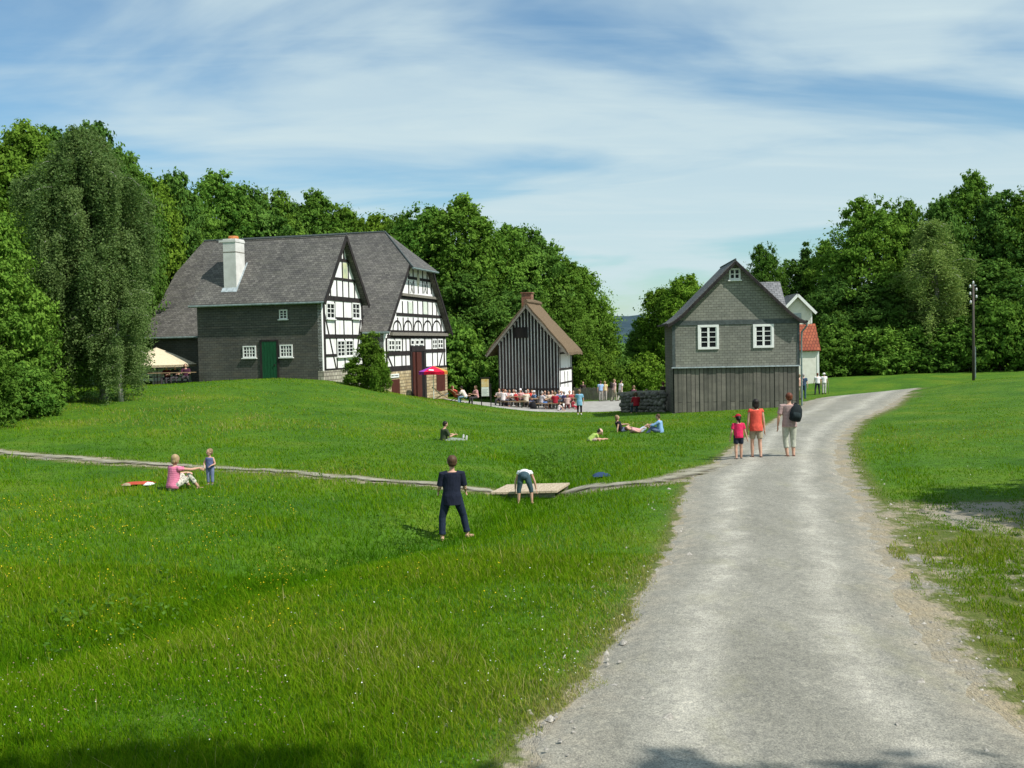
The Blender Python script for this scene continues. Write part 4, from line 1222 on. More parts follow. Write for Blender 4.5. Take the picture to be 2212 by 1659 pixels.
# -- figures lying and sitting further up the meadow
p = spot(958, 951)
person('person in dark green shirt sitting in the grass with legs stretched out', p, R(-62), 1.5, pose(LAWN, T=(0,.10,1), th=((.12,1,.10),(-.12,1,.12)), sh=((0,1,-.12),(0,1,-.1)), ua=((.1,.5,-1),(-.1,.5,-1)), fa=((-.2,1,.35),(.2,1,.3)), lowz=-.10, foot=((0,.2,1),(0,.2,1)), head=(0,.25,1)),
       shirt=(.05,.065,.035), sleeve=.8, trousers=(.22,.26,.22), leg=1, hair='dark', shoes=(.5,.5,.48), voxel=.014, sink=.14)
p = spot(1342, 933)
person('woman in black top leaning back on the grass with bare knees drawn up', p, R(-82), 1.42, pose(LAWN, T=(0,-.38,1), th=((.1,.95,.42),(-.1,.9,.55)), sh=((0,.75,-.45),(0,.55,-.75)), ua=((.2,-.25,-1),(-.2,.8,-.4)), fa=((0,-.1,-1),(0,1,.1)), lowz=-.10, head=(0,.0,1)),
       shirt=(.012,.013,.02), sleeve=.2, trousers=(.10,.12,.2), leg=.3, hair='fair', hairlen=.25, female=True, voxel=.014, sink=.08)
p = spot(1384, 935)
person('person in white and blue shorts lying on the grass between two sitting friends', p, R(-75), 1.4, pose(LAWN, T=(0,-1,.25), th=((.1,.7,.75),(-.1,.8,.6)), sh=((0,.8,-.55),(0,.8,-.6)), ua=((.3,.5,-.2),(-.3,.5,-.2)), fa=((0,.6,.5),(0,.8,.3)), lowz=-.10, head=(0,-.9,.35), face=(0,.3,1)),
       shirt=(.55,.30,.30), sleeve=.4, trousers=(.50,.58,.68), leg=.33, hair='brown', female=True, voxel=.014, sink=.05)
p = spot(1427, 934)
person('person in light blue shirt sitting on the grass facing two friends', p, R(75), 1.45, pose(LAWN, T=(0,.12,1), lowz=-.10, th=((.2,.85,.45),(-.2,.9,.35)), head=(0,.3,1)),
       shirt=(.22,.38,.62), sleeve=1.5, trousers=(.10,.14,.24), leg=1, hair='brown', voxel=.014, sink=.08)
p = spot(1274, 953)
person('small child in lime top and pale pink sun hat sitting bent forward in the grass', p, R(-75), 1.12, pose(LAWN, T=(0,.62,.8), bend=(0,.12,-.2), th=((.25,.9,.15),(-.25,.9,.15)), sh=((-.2,.7,-.1),(.2,.7,-.1)), ua=((.15,.35,-1),(-.15,.4,-1)), fa=((-.1,.6,-.8),(.1,.6,-.8)), head=(0,.75,.5), face=(0,.6,-.8), lowz=-.10),
       shirt=(.38,.52,.12), sleeve=.5, trousers=(.45,.35,.30), leg=.4, hair='dark', hat=((.72,.45,.38), 'cap'), child=.7, voxel=.012, sink=.05)
p = spot(1252, 896)
person('child in light blue T-shirt and black trousers walking up to the seated guests', p, R(-8), 1.50, pose(WALK, th=((.03,.15,-1),(-.03,.05,-1)), sh=((0,.0,-1),(0,-.25,-1)), ua=((.28,-.05,-1),(-.2,.1,-1)), hem=-.5),
       shirt=(.20,.42,.58), sleeve=.7, trousers=(.015,.016,.02), leg=.9, hair='fair', hairlen=.1, shoes=(.6,.6,.58), child=.2, voxel=.018)
# -- standing people around the terrace
def stander(label, px, Y, yaw, h, shirt, trs, hair='brown', P=None, **k):
    k.setdefault('shoes', (.05,.045,.04))
    return person(label, gp(px, Y), R(yaw), h, P or STAND, shirt=shirt, trousers=trs, hair=hair, voxel=.022, **k)
stander('person in light blue shirt standing by the low fence behind the terrace', 1298, 80, 15, 1.66, (.30,.45,.68), (.35,.33,.30), 'brown')
stander('person in pale yellow shirt standing close to the person in light blue by the fence', 1307, 80.6, -20, 1.62, (.72,.58,.30), (.42,.38,.34), 'blond', female=True, hairlen=.3)
mv = stander('man in pink shirt and khaki trousers walking with a dark rucksack near the terrace', 1327, 79, -70, 1.80, (.55,.38,.36), (.30,.28,.20), 'fair', P=WALK)
rk = MB(); rk.ell((0,0,0), (.17,0,0), (0,.12,0), (0,0,.26), 12, 8); rko = rk.build('rucksack', cloth((.03,.025,.022)), None, True); tag(rko, 'dark rucksack on the back of the man in the pink shirt', 'rucksack')
rko.location = mv.location + V(-.22, -.04, .36); rko.rotation_euler = (0, 0, R(-70))
stander('man in white shirt and pale trousers walking beside the stone wall', 1340.5, 79.5, -60, 1.70, (.72,.70,.70), (.45,.43,.38), 'dark', P=pose(WALK, T=(0,.15,1)))
stander('person in black and purple top standing behind the stone wall', 1370, 66, 40, 1.60, (.09,.03,.05), (.4,.4,.42), 'fair', female=True)
stander('person in dark top and white trousers leaning on the wall end at the grey house', 1430, 58.5, -60, 1.62, (.03,.018,.014), (.70,.68,.70), 'red', P=pose(STAND, T=(0,.25,1), ua=((.2,.8,-.5),(-.2,.8,-.5)), fa=((0,1,.1),(0,1,.1))))
stander('person in orange top with bowed head behind the stone wall', 1397, 62, 10, 1.30, (.50,.16,.09), (.2,.18,.15), 'blond', hairlen=.2, female=True)
person('person in dark red top sitting in front of the stone wall', gp(1375, 55.2), R(10), 1.6, pose(SIT, lowz=-.46), shirt=(.30,.012,.022), sleeve=1.4, trousers=(.03,.05,.07), hair='brown', hairlen=.2, female=True, voxel=.02)
stander('person in peach shirt at the right corner of the grey house', 1727, 64, 20, 1.64, (.60,.36,.28), (.42,.36,.26), 'fair')
stander('person in dark blue clothes at the right corner of the grey house', 1736, 64.5, -30, 1.66, (.045,.085,.15), (.05,.10,.14), 'grey')
stander('person in white top and dark trousers walking arm in arm behind the houses', 1766.5, 75, 5, 1.62, (.76,.73,.74), (.025,.03,.045), 'red', P=pose(WALK, th=((.1,.1,-1),(-.2,.05,-1)), sh=((.05,-.1,-1),(-.1,-.1,-1))))
stander('person in white top, white hat and pale trousers with a walking stick', 1780.5, 75, 5, 1.60, (.78,.76,.77), (.5,.48,.45), 'grey', hat=((.75,.74,.70), 'hat'))
_st = gp(1790, 75); m_ = MB(); m_.tube([_st + V(0,0,-.02), _st + V(-.02,.02,.95)], [.016, .018]); m_.tube([_st + V(-.02,.02,.95), _st + V(-.09,.02,1.0), _st + V(-.13,.02,.97)], .016)
tag(m_.build('walking_stick', MT['weathered'], smooth=True), 'thin walking stick held by the person in the white hat', 'walking stick')
stander('dark-haired person looking over the fence behind the child in light blue', 1260, 84, 180, 1.55, (.05,.03,.03), (.05,.05,.05), 'red')
# ---------------------------------------------------------------- guests, tables, parasols and small things
WOOD = mat_noise('bench_wood', (.20,.13,.07), (.36,.26,.15), 5, .7, .2, (1,8,8))
IRON = mat_flat('green_iron', (.03,.05,.035), .5)
def beer_table(loc, yaw, label, L=2.2, w=.5, h=.76, name='beer_table', cat='table', group='beer garden tables'):
    t = empty(name, loc, yaw, label, cat, group)
    m = MB()
    for i in range(3):
        m.box(-L/2, L/2, -w/2 + i*w/3 + .004, -w/2 + (i+1)*w/3 - .004, h-.03, h)
    m.box(-L/2+.2, -L/2+.26, -w/2+.03, w/2-.03, h-.05, h-.031); m.box(L/2-.26, L/2-.2, -w/2+.03, w/2-.03, h-.05, h-.031)
    m.build('tabletop' if h > .6 else 'seat', WOOD, t)
    for s_ in (-1, 1):
        m = MB(); x = s_*(L/2-.3)
        m.tube([(x, -w/2+.05, 0), (x, -w/2+.09, h-.05)], .018, 6); m.tube([(x, w/2-.05, 0), (x, w/2-.09, h-.05)], .018, 6)
        m.tube([(x, -w/2+.05, .02), (x, w/2-.05, .02)], .018, 6); m.tube([(x, -w/2+.08, h*.55), (x, w/2-.08, h*.55)], .014, 6)
        m.build('leg_frame', IRON, t)
    return t
BG = 'beer garden benches'
tabs = []
for px, Y, lab in ((1106, 70.5, 'leftmost beer table, beside the white-shirted guest and the info board'),
                   (1142, 72.0, 'beer table in front of the striped hut wall, among guests in red'),
                   (1181, 70.0, 'beer table between the light grey shirted man and the dark red back'),
                   (1216, 71.0, 'rightmost beer table beside the child in light blue')):
    tabs.append(gp(px, Y))
    tb = beer_table(tabs[-1], R(-15 + 4*len(tabs)), lab, 2.0)
    for s_, q in ((-1, 'near'), (1, 'far')):
        beer_table(tabs[-1] + V(.0, s_*.62, 0), R(-15 + 4*len(tabs)), 'bench on the %s side of the %s' % (q, lab.split(',')[0].split(' beside')[0].split(' among')[0].split(' between')[0]), 2.0, .28, .45, 'beer_bench', 'bench', BG)
GS = 'guests at the beer tables outside the thatched hut'
def guest(label, px, Y, yaw, shirt, trs, hair='brown', h=1.68, P=None, **k):
    person(label, gp(px, Y), R(yaw), h, P or SIT, shirt=shirt, trousers=trs, hair=hair, voxel=.022, group=GS, sleeve=k.pop('sleeve', .7), **k)
DK = (.05,.045,.05)
guest('guest in white shirt with his back to the meadow at the leftmost beer table', 1087, 69.9, -30, (.75,.68,.68), (.09,.09,.11), 'red')
guest('guest with pinkish shirt on the far side of the leftmost beer table', 1093, 71.2, 170, (.62,.36,.34), DK, 'dark')
guest('guest in white top with dark hair at the right end of the leftmost table', 1103, 71.3, 150, (.72,.70,.68), DK, 'dark', female=True, hairlen=.4)
guest('guest in red T-shirt turned sideways beside a white cap', 1116, 70.8, 80, (.48,.045,.05), (.45,.42,.38), 'grey')
guest('guest in pink top wearing a white cap', 1125, 72.6, 175, (.66,.36,.36), DK, 'fair', h=1.80, hat=((.78,.74,.76), 'cap'))
guest('guest in cream shirt facing away at the table before the striped wall', 1137, 71.2, 0, (.66,.60,.50), (.3,.26,.22), 'grey')
guest('guest in bright red top behind the cream-shirted guest', 1141, 72.8, 180, (.62,.06,.045), DK, 'red', h=1.78)
guest('guest with white cap and blue shirt leaning over a pram', 1156, 71.8, 120, (.12,.22,.38), (.10,.12,.2), 'brown', hat=((.75,.74,.75), 'cap'))
guest('man in light grey shirt and blue shorts at the third beer table', 1170, 69.7, -60, (.56,.52,.56), (.10,.2,.45), 'grey', leg=.45)
guest('woman in cream blouse facing the camera across the third table', 1186, 71.0, 170, (.66,.55,.45), DK, 'dark', female=True, hairlen=.4)
guest('guest in dark red shirt seen from behind with fair hair', 1200, 69.4, 5, (.30,.015,.03), (.3,.28,.25), 'fair', hairlen=.1)
guest('guest in light blue shirt with a dark strap near the right table', 1214, 71.7, 160, (.36,.48,.66), DK, 'brown')
guest('guest in navy shirt beside the light blue guest', 1221, 70.9, 60, (.03,.03,.09), DK, 'grey')
guest('guest in red shirt squeezed behind the right-hand table', 1231, 71.8, 175, (.48,.07,.09), DK, 'red')
guest('guest in pale pink shirt hunched in front of the right-hand table', 1226, 69.3, 0, (.52,.36,.33), (.25,.05,.06), 'fair', hairlen=.3, female=True, h=1.45)
guest('guest in crimson trousers crouching by the child in light blue', 1237, 68.6, -60, (.45,.06,.08), (.42,.012,.04), 'brown', h=1.05)
guest('crouching child in white T-shirt and navy shorts before the dark red guest', 1207, 67.5, -70, (.78,.68,.68), (.02,.03,.10), 'brown', h=1.1, child=.5, leg=.4, P=pose(LAWN, lowz=-.12))
guest('small dark-haired guest between the second and third beer tables', 1161, 70.6, 30, (.04,.035,.04), (.03,.03,.03), 'dark', h=1.25)
for px, Y, yaw, lab, c, hr, fem in ((1080, 71.6, 160, 'guest in pale shirt at the far left end of the guests', (.6,.5,.46), 'dark', 0), (1110, 72.6, 180, 'guest in white blouse in the back row behind the red T-shirt', (.74,.68,.66), 'brown', 1),
    (1150, 72.9, 175, 'guest in salmon shirt in the back row before the striped wall', (.62,.28,.22), 'fair', 0), (1177, 72.4, 190, 'guest in dark shirt in the back row behind the light grey man', (.06,.05,.06), 'dark', 0),
    (1194, 72.2, 170, 'guest in beige top in the back row behind the cream blouse', (.55,.42,.32), 'red', 1), (1208, 72.6, 185, 'guest in lilac top in the back row near the right table', (.42,.36,.55), 'brown', 1),
    (1240, 72.0, 150, 'guest in brown shirt half hidden behind the child in light blue', (.24,.12,.07), 'brown', 0), (1030, 66.8, 120, 'guest in rose top sitting between the info board and the barn', (.58,.30,.30), 'brown', 1)):
    guest(lab, px, Y, yaw, c, DK, hr, h=1.7, female=bool(fem), hairlen=.3*fem)
# black rucksack and pram on the gravel
m_ = MB(); m_.loft([(V(0,0,0), V(.2,0,0), V(0,.13,0)), (V(0,0,.25), V(.22,0,0), V(0,.15,0)), (V(0,0,.5), V(.15,0,0), V(0,.1,0)), (V(0,0,.56), V(.06,0,0), V(0,.05,0))], 12)
o = m_.build('bag', cloth((.015,.015,.018)), smooth=True); o.location = gp(1152, 69.2); tag(o, 'black bag standing on the gravel under the second beer table', 'bag')

# guests on the barn side under the small parasol
guest('guest in orange-red top lying in a deck chair beside the info board', 986, 66.5, -60, (.60,.10,.06), (.10,.16,.3), 'red', P=pose(LAWN, T=(0,-.5,1), th=((.1,1,.35),(-.1,1,.35)), sh=((0,1,-.4),(0,1,-.4)), lowz=-.38))
guest('guest in cream shirt bending forward on the terrace edge near the info board', 1006, 66.0, 70, (.70,.60,.54), (.25,.38,.52), 'dark', P=pose(SIT, T=(0,.55,1), lowz=-.42))
def deck_chair(loc, yaw, label, c):
    t = empty('deck_chair', loc, yaw, label, 'chair')
    m = MB()
    for s_ in (-1, 1):
        m.bar((s_*.28, -.55, .85), (s_*.28, .55, .05), .04, (1,0,0), .03); m.bar((s_*.25, .45, .50), (s_*.25, -.45, .0), .04, (1,0,0), .03)
    m.build('frame', WOOD, t)
    m = MB(); m.prism([(-.25, -.52, .84), (.25, -.52, .84), (.25, .1, .25), (-.25, .1, .25)], (0, .01, .02)); m.prism([(-.25, .1, .25), (.25, .1, .25), (.25, .48, .42), (-.25, .48, .42)], (0, 0, .02))
    m.build('canvas', cloth(c), t); return t
deck_chair(gp(986, 66.6), R(-60), 'striped deck chair carrying the guest in orange-red', (.55,.12,.08))
deck_chair(gp(952, 66.0), R(-80), 'grey-blue deck chair in front of the barn plinth', (.20,.27,.32))
def parasol(loc, r, z0, z1, label, cols, cat='parasol', pole=True, drop=.18, n=8, tilt=0):
    t = empty('parasol', loc, 0, label, cat); t.rotation_euler = (R(tilt), 0, R(10))
    m = MB(); mats = [cloth(c) for c in cols]
    for k in range(n):
        m.m = k % len(mats)
        a0, a1 = 2*PI*k/n, 2*PI*(k+1)/n
        rings_ = [(0.02, z1), (r*.5, z0 + (z1-z0)*.55), (r, z0), (r*1.0, z0-drop)]
        for (ra, za), (rb, zb) in zip(rings_[:-1], rings_[1:]):
            p0 = [V(ra*math.cos(a), ra*math.sin(a), za) for a in (a0, a1)]; p1 = [V(rb*math.cos(a), rb*math.sin(a), zb) for a in (a0, a1)]
            sag = V(0,0,-.012)
            m.prism([p0[0], p1[0], p1[1], p0[1]], (0, 0, -.012))
    m.build('canopy', mats, t)
    m = MB(); m.tube([(0,0,-.2), (0,0,z1+.06)], .025, 8); m.build('pole', MT['white_paint'] if r < 1.5 else MT['pole_wood'], t)
    for k in range(n):
        a = 2*PI*k/n; m = MB(); m.tube([(0,0,z0+(z1-z0)*.25), (r*.6*math.cos(a), r*.6*math.sin(a), z0+(z1-z0)*.36)], .010, 5); m.build('rib', IRON, t)
    return t
c_ = gp(937, 65.0)
pr = parasol(c_, .92, 1.78, 2.12, 'small round parasol in red, purple and orange segments beside the barn door', [(.74,.50,.22), (.60,.02,.05), (.60,.02,.05), (.28,.05,.40), (.34,.06,.44), (.66,.012,.06), (.66,.012,.05), (.78,.33,.06)], tilt=0)
bn = MB(); bn.prism([(-.36,-.70,1.855), (-.04,-.80,1.83), (-.04,-.64,1.90), (-.31,-.56,1.92)], (0, -.012, .012)); bn.build('printed_patch', cloth((.80,.72,.76)), pr)
c_ = gp(340, 60)
parasol(c_, 2.25, at(340, 788, 60).z - c_.z, at(330, 751, 60).z - c_.z, 'large beige parasol over the tables left of the slate house', [(.60,.52,.36), (.57,.49,.34)], drop=.12)
# left terrace: tables, dark guests, white trestle boards
beer_table(gp(372, 58.0), R(8), 'orange-brown beer table in front of three dark guests beneath the beige parasol', 2.6)
for px, lab, c in ((362, 'guest in dark red top under the beige parasol, left of three', (.10,.012,.02)), (380, 'guest in black top under the beige parasol, middle of three', (.015,.015,.018)), (402, 'guest in plum top under the beige parasol, nearest the slate wall', (.07,.02,.045))):
    guest(lab, px, 59.0, 178 + (px-380)*.5, c, DK, 'dark')
c_ = gp(345, 60.6)
wt = empty('white_railing', c_, R(-12), 'white slatted railing behind the beer table under the beige parasol', 'railing')
m_ = MB()
for z in (.45, .72, .98): m_.box(-1.2, 1.9, -.02, .02, z-.09, z+.09)
m_.build('slats', MT['white_paint'], wt)
for x in (-1.2, 0.3, 1.85):
    m_ = MB(); m_.box(x-.04, x+.04, -.075, -.021, -.2, 1.12); m_.build('post', MT['white_paint'], wt)

# info board
c_ = gp(1049, 65.5)
ib = empty('info_board', c_, R(-6), 'upright information board with orange picture panel, left of the thatched hut', 'sign')
zb0, zb1 = at(1049, 857, 65.5).z - c_.z, at(1049, 817, 65.5).z - c_.z
m_ = MB(); m_.box(-.29, .29, -.03, .03, zb0, zb1); m_.build('panel', MT['timber'], ib)
m_ = MB(); m_.box(-.24, .24, -.038, -.0305, zb0+.04, zb0+(zb1-zb0)*.52); pa = m_.build('text_sheet', MT['white_paint'], ib)
m_ = MB()
for i in range(5): m_.box(-.19, .19-.08*(i % 2), -.042, -.039, zb0+.10+i*.085, zb0+.125+i*.085)
m_.build('text_line', cloth((.35,.37,.38)), pa)
m_ = MB(); m_.box(-.24, .24, -.038, -.0305, zb0+(zb1-zb0)*.53, zb1-.04); m_.build('picture_sheet', mat_noise('picture_sheet', (.62,.38,.10), (.72,.62,.42), 4, .7), ib)
for x in (-.27, .34):
    m_ = MB(); m_.box(x-.03, x+.03, .031, .09, -.3, zb1 - (.1 if x < 0 else .35)); m_.build('post', MT['timber'], ib)
m_ = MB(); m_.box(-.32, .32, -.06, .12, zb1, zb1+.05); m_.build('cap', MT['timber'], ib)
# low edging of the terrace and stone wall
def stone_wall(name, pts, h, label, seed, th=.45):
    rr_ = random.Random(seed); m = MB(); P = smooth_line(pts, 40)
    ln = np.concatenate([[0], np.cumsum(np.hypot(*np.diff(P[:, :2], axis=0).T))])
    row = 0; z = -.15
    while z < h:
        rh = rr_.uniform(.14, .24); s = rr_.uniform(-.2, 0)
        while s < ln[-1]:
            l = rr_.uniform(.2, .48); c = s + l/2
            x = np.interp(c, ln, P[:, 0]); y = np.interp(c, ln, P[:, 1]); x2 = np.interp(c+.2, ln, P[:, 0]); y2 = np.interp(c+.2, ln, P[:, 1])
            d = V(x2-x, y2-y, 0); d = d.normalized() if d.length > 0 else V(1,0,0); nrm = V(-d.y, d.x, 0)
            o = rr_.uniform(-.05, .05)
            if not (z + rh > h and rr_.random() < .25):
                m.ell(V(x, y, hz(x, y) + z + rh/2 + rr_.uniform(-.04,.04)) + nrm*o, d*l*rr_.uniform(.5,.62) + V(0,0,rr_.uniform(-.04,.04)), nrm*th*.55, V(0,0,rh*rr_.uniform(.55,.85)), 7, 5)
            s += l
        z += rh*.92
    return tag(m.build(name, MT['stone'], None, True), label, 'wall')
stone_wall('stone_wall', [tuple(gp(1346, 58)[:2]), tuple(gp(1385, 56.5)[:2]), tuple(gp(1434, 54.5)[:2])], .95, 'low dry-stone wall with a timber on top, left of the grey house', 4)
a, b = gp(1335, 58.5), gp(1436, 54.6)
m_ = MB(); m_.tube([a + V(0,0,1.07), (a+b)/2 + V(0,0,1.10), b + V(0,0,1.08)], [.09, .10, .09], 8)
tag(m_.build('log', MT['weathered'], smooth=True), 'pale weathered log lying along the dry-stone wall', 'log')
for i, (px, py, s_) in enumerate(((1402, 884, .22), (1412, 888, .18), (1395, 889, .14), (1425, 880, .25))):
    m_ = MB(); c_ = spot(px, py); m_.ell((0,0,s_*.3), (s_*1.5,0,.03), (0,s_,0), (0,0,s_*.6), 9, 7); o = m_.build('boulder', MT['stone'], smooth=True); o.location = c_; o.rotation_euler = (0,0,i)
    tag(o, ['flat grey boulder in the shade in front of the dry-stone wall', 'small boulder nearest the grey house wall', 'smallest grey boulder lying in the grass before the wall', 'large boulder at the foot of the wall end'][i], 'boulder')
# grey fence behind the terrace
def board_fence(name, px0, px1, Y0, Y1, h, label, n, gap=.02, rails=True):
    a, b = gp(px0, Y0), gp(px1, Y1); d = (b-a); L_ = V(d.x, d.y, 0).length; u = V(d.x, d.y, 0)/L_
    t = empty(name, a, math.atan2(u.y, u.x), label, 'fence'); rr_ = random.Random(n)
    m = MB(); zs_ = lambda x: (b.z-a.z)*x/L_
    for i in range(n):
        x0 = L_*i/n; x1 = L_*(i+1)/n - gap
        m.box(x0, x1, -.012, .012, zs_(x0)-.1, zs_(x0)+h+rr_.uniform(-.05, .05))
    m.build('boards', MT['fence'], t)
    for z in (.3, h-.2):
        m = MB(); m.bar((0, .013, z+zs_(0)), (L_, .013, z+zs_(L_)), .09, (0,1,0), .04); m.build('rail', MT['fence'], t)
    k = max(2, int(L_/2))
    for i in range(k+1):
        m = MB(); x = L_*i/k; m.box(x-.05, x+.05, .054, .15, zs_(x)-.3, zs_(x)+h+.05); m.build('post', MT['fence'], t)
board_fence('wooden_fence', 1240, 1325, 83.5, 82, 1.0, 'low grey board fence behind the standing guests in blue and yellow', 46)
# footbridge over the ditch
pc = [spot(1062, 1063), spot(1236, 1060)]
z_ = .16 + max(pc[0].z, pc[1].z)
c_ = V(*[(pc[0][k]+pc[1][k])/2 for k in (0, 1)], z_) - V(.22, 0, .10)
fb = empty('footbridge', c_, R(3), 'flat wooden footbridge of pale planks crossing the ditch in the meadow', 'bridge')
m_ = MB(); rr_ = random.Random(2); L_ = 1.5; n = 11
for i in range(n):
    x0 = -L_/2 + L_*i/n
    m_.prism([(x0+.35*.0, -.62, 0), (x0+L_/n-.012, -.62, 0), (x0+L_/n-.012+.42, .62, 0), (x0+.42, .62, 0)], (0, 0, -.05+rr_.uniform(0, .006)))
m_.build('planks', mat_noise('bridge_wood', (.36,.29,.20), (.54,.45,.33), 5, .85, .3, (6,1,6)), fb)
for s_ in (-1, 1):
    m_ = MB(); m_.box(-L_/2+.05+(.2+.2*s_), L_/2-.05+(.2+.2*s_), s_*.5-.06, s_*.5+.06, -.16, -.051); m_.build('beam', MT['weathered'], fb)
# utility pole
c_ = gp(2103, 79)
up = empty('utility_pole', c_, 0, 'tall dark wooden utility pole with white insulators in front of the right-hand wood', 'pole')
m_ = MB(); hp = at(2103, 613, 79).z - c_.z; m_.tube([(0,0,-.5), (0,0,hp)], [.11, .075], 10); m_.build('post', MT['pole_wood'], up, True)
for i, (x, z) in enumerate(((-.24, hp-.3), (.24, hp-.55), (-.24, hp-.85), (.24, hp-1.1), (0, hp-.02), (-.2, hp-1.5))):
    m_ = MB(); m_.lathe((x, 0, z), [(.03, 0), (.08, .02), (.06, .1), (.075, .13), (.04, .22), (.005, .24)], 10); m_.build('insulator', MT['ceramic'], up, True)
    if abs(x) > .1:
        m_ = MB(); m_.tube([(x*.3, 0, z-.12), (x, 0, z-.12), (x, 0, z+.02)], .018, 6); m_.build('bracket', MT['pole_wood'], up)
m_ = MB(); m_.box(.1, .17, -.05, .05, 0.2, 2.6); m_.build('cable_guard', MT['zinc'], up)
# clothing and blanket in the grass
def heap(name, loc, size, col, label, cat, seed, pat=None):
    n = 18; m = MB()
    for j in range(n):
        for i in range(n):
            x, y = (i/(n-1)-.5)*2, (j/(n-1)-.5)*2
            e = max(0, 1-abs(x)**4)*max(0, 1-abs(y)**4)
            hh = (.35+.65*float(fbm(np.array([x*1.8+seed]), np.array([y*1.8]), seed)[0]))*e
            m.v.append((x*size[0], y*size[1]*(1-.2*float(vnoise(np.array([x*2+seed]), np.array([1.]), 2)[0])), hh*size[2]))
    for j in range(n-1):
        for i in range(n-1):
            m.f.append([j*n+i, j*n+i+1, (j+1)*n+i+1, (j+1)*n+i]); m.mi.append(0)
    o = m.build(name, cloth(col, pat), None, True); o.location = V(*loc) + V(0, 0, .04)
    return tag(o, label, cat)
heap('jacket', spot(1300, 1032), (.22, .19, .11), (.025,.055,.12), 'crumpled dark blue jacket lying in the grass above the footpath', 'jacket', 3)
heap('blanket', spot(300, 1049), (.36, .22, .06), (.46,.07,.04), 'red blanket spread in the grass left of the blond woman', 'blanket', 6)
heap('towel', spot(322, 1051), (.10, .16, .07), (.70,.72,.72), 'white towel lying between the red blanket and the blond woman', 'towel', 8)
heap('paper_bag', spot(274, 1053), (.10, .10, .07), (.34,.27,.18), 'crumpled pale paper bag at the far end of the red blanket', 'bag', 9)
# flat concrete cover in the trampled ground at the right
m_ = MB(); m_.lathe((0,0,-.1), [(.001, .10), (.29, .10), (.31, .08), (.31, 0)], 24); m_.f = [f[::-1] for f in m_.f]
o = m_.build('concrete_cover', mat_noise('concrete', (.27,.24,.19), (.36,.32,.26), 4, .9)); o.location = spot(2018, 1141) + V(0,0,-.04); tag(o, 'round flat concrete cover in the bare ground at the right of the road', 'cover')

# ---- make every figure one continuous surface
def apply_pending():
    for o, vx in PENDING:
        r = o.modifiers.new('r', 'REMESH'); r.mode = 'VOXEL'; r.voxel_size = vx; r.use_smooth_shade = True
        s_ = o.modifiers.new('s', 'SMOOTH'); s_.factor = .5; s_.iterations = 3
    bpy.context.view_layer.update()
    dg = bpy.context.evaluated_depsgraph_get()
    new = []
    for o, vx in PENDING:
        me = bpy.data.meshes.new_from_object(o.evaluated_get(dg), preserve_all_data_layers=False, depsgraph=dg)
        new.append(me)
    for (o, vx), me in zip(PENDING, new):
        o.modifiers.clear(); mats = list(o.data.materials); old = o.data
        o.data = me; me.name = o.name
        if not len(me.materials):
            for m in mats: me.materials.append(m)
        me.polygons.foreach_set('use_smooth', np.ones(len(me.polygons), bool))
        bpy.data.meshes.remove(old)
apply_pending()
# ---------------------------------------------------------------- trees
def unit(v): return v/(np.linalg.norm(v, axis=1, keepdims=True)+1e-9)

def leaf_quads(P, Nrm, size, rng, aspect=.55):
    """diamond leaves at P facing Nrm"""
    n = len(P)
    r = unit(rng.normal(size=(n, 3)))
    a = unit(np.cross(Nrm, r)); b = np.cross(Nrm, a)
    s = (size*rng.uniform(.65, 1.35, n))[:, None]
    v = np.empty((n, 4, 3))
    v[:, 0] = P + a*s; v[:, 1] = P + b*s*aspect + Nrm*s*.12; v[:, 2] = P - a*s; v[:, 3] = P - b*s*aspect + Nrm*s*.12
    return v.reshape(-1, 3), np.arange(4*n).reshape(n, 4)

def crown_shape(t, kind):
    if kind == 'round': return np.clip(1 - np.abs((t-.42)/.60)**2.4, .02, 1)**.5
    if kind == 'cone': return np.clip(1.05 - t, 0, 1)**.7 * np.clip(t*7+.35, 0, 1)
    if kind == 'bush': return np.sqrt(np.clip(1 - (t*.98)**2.2, 0, 1))
    if kind == 'column': return np.clip(1 - np.abs((t-.45)/.58)**3, .02, 1)**.5
    return np.clip(1 - np.abs((t-.40)/.63)**2.0, .02, 1)**.55

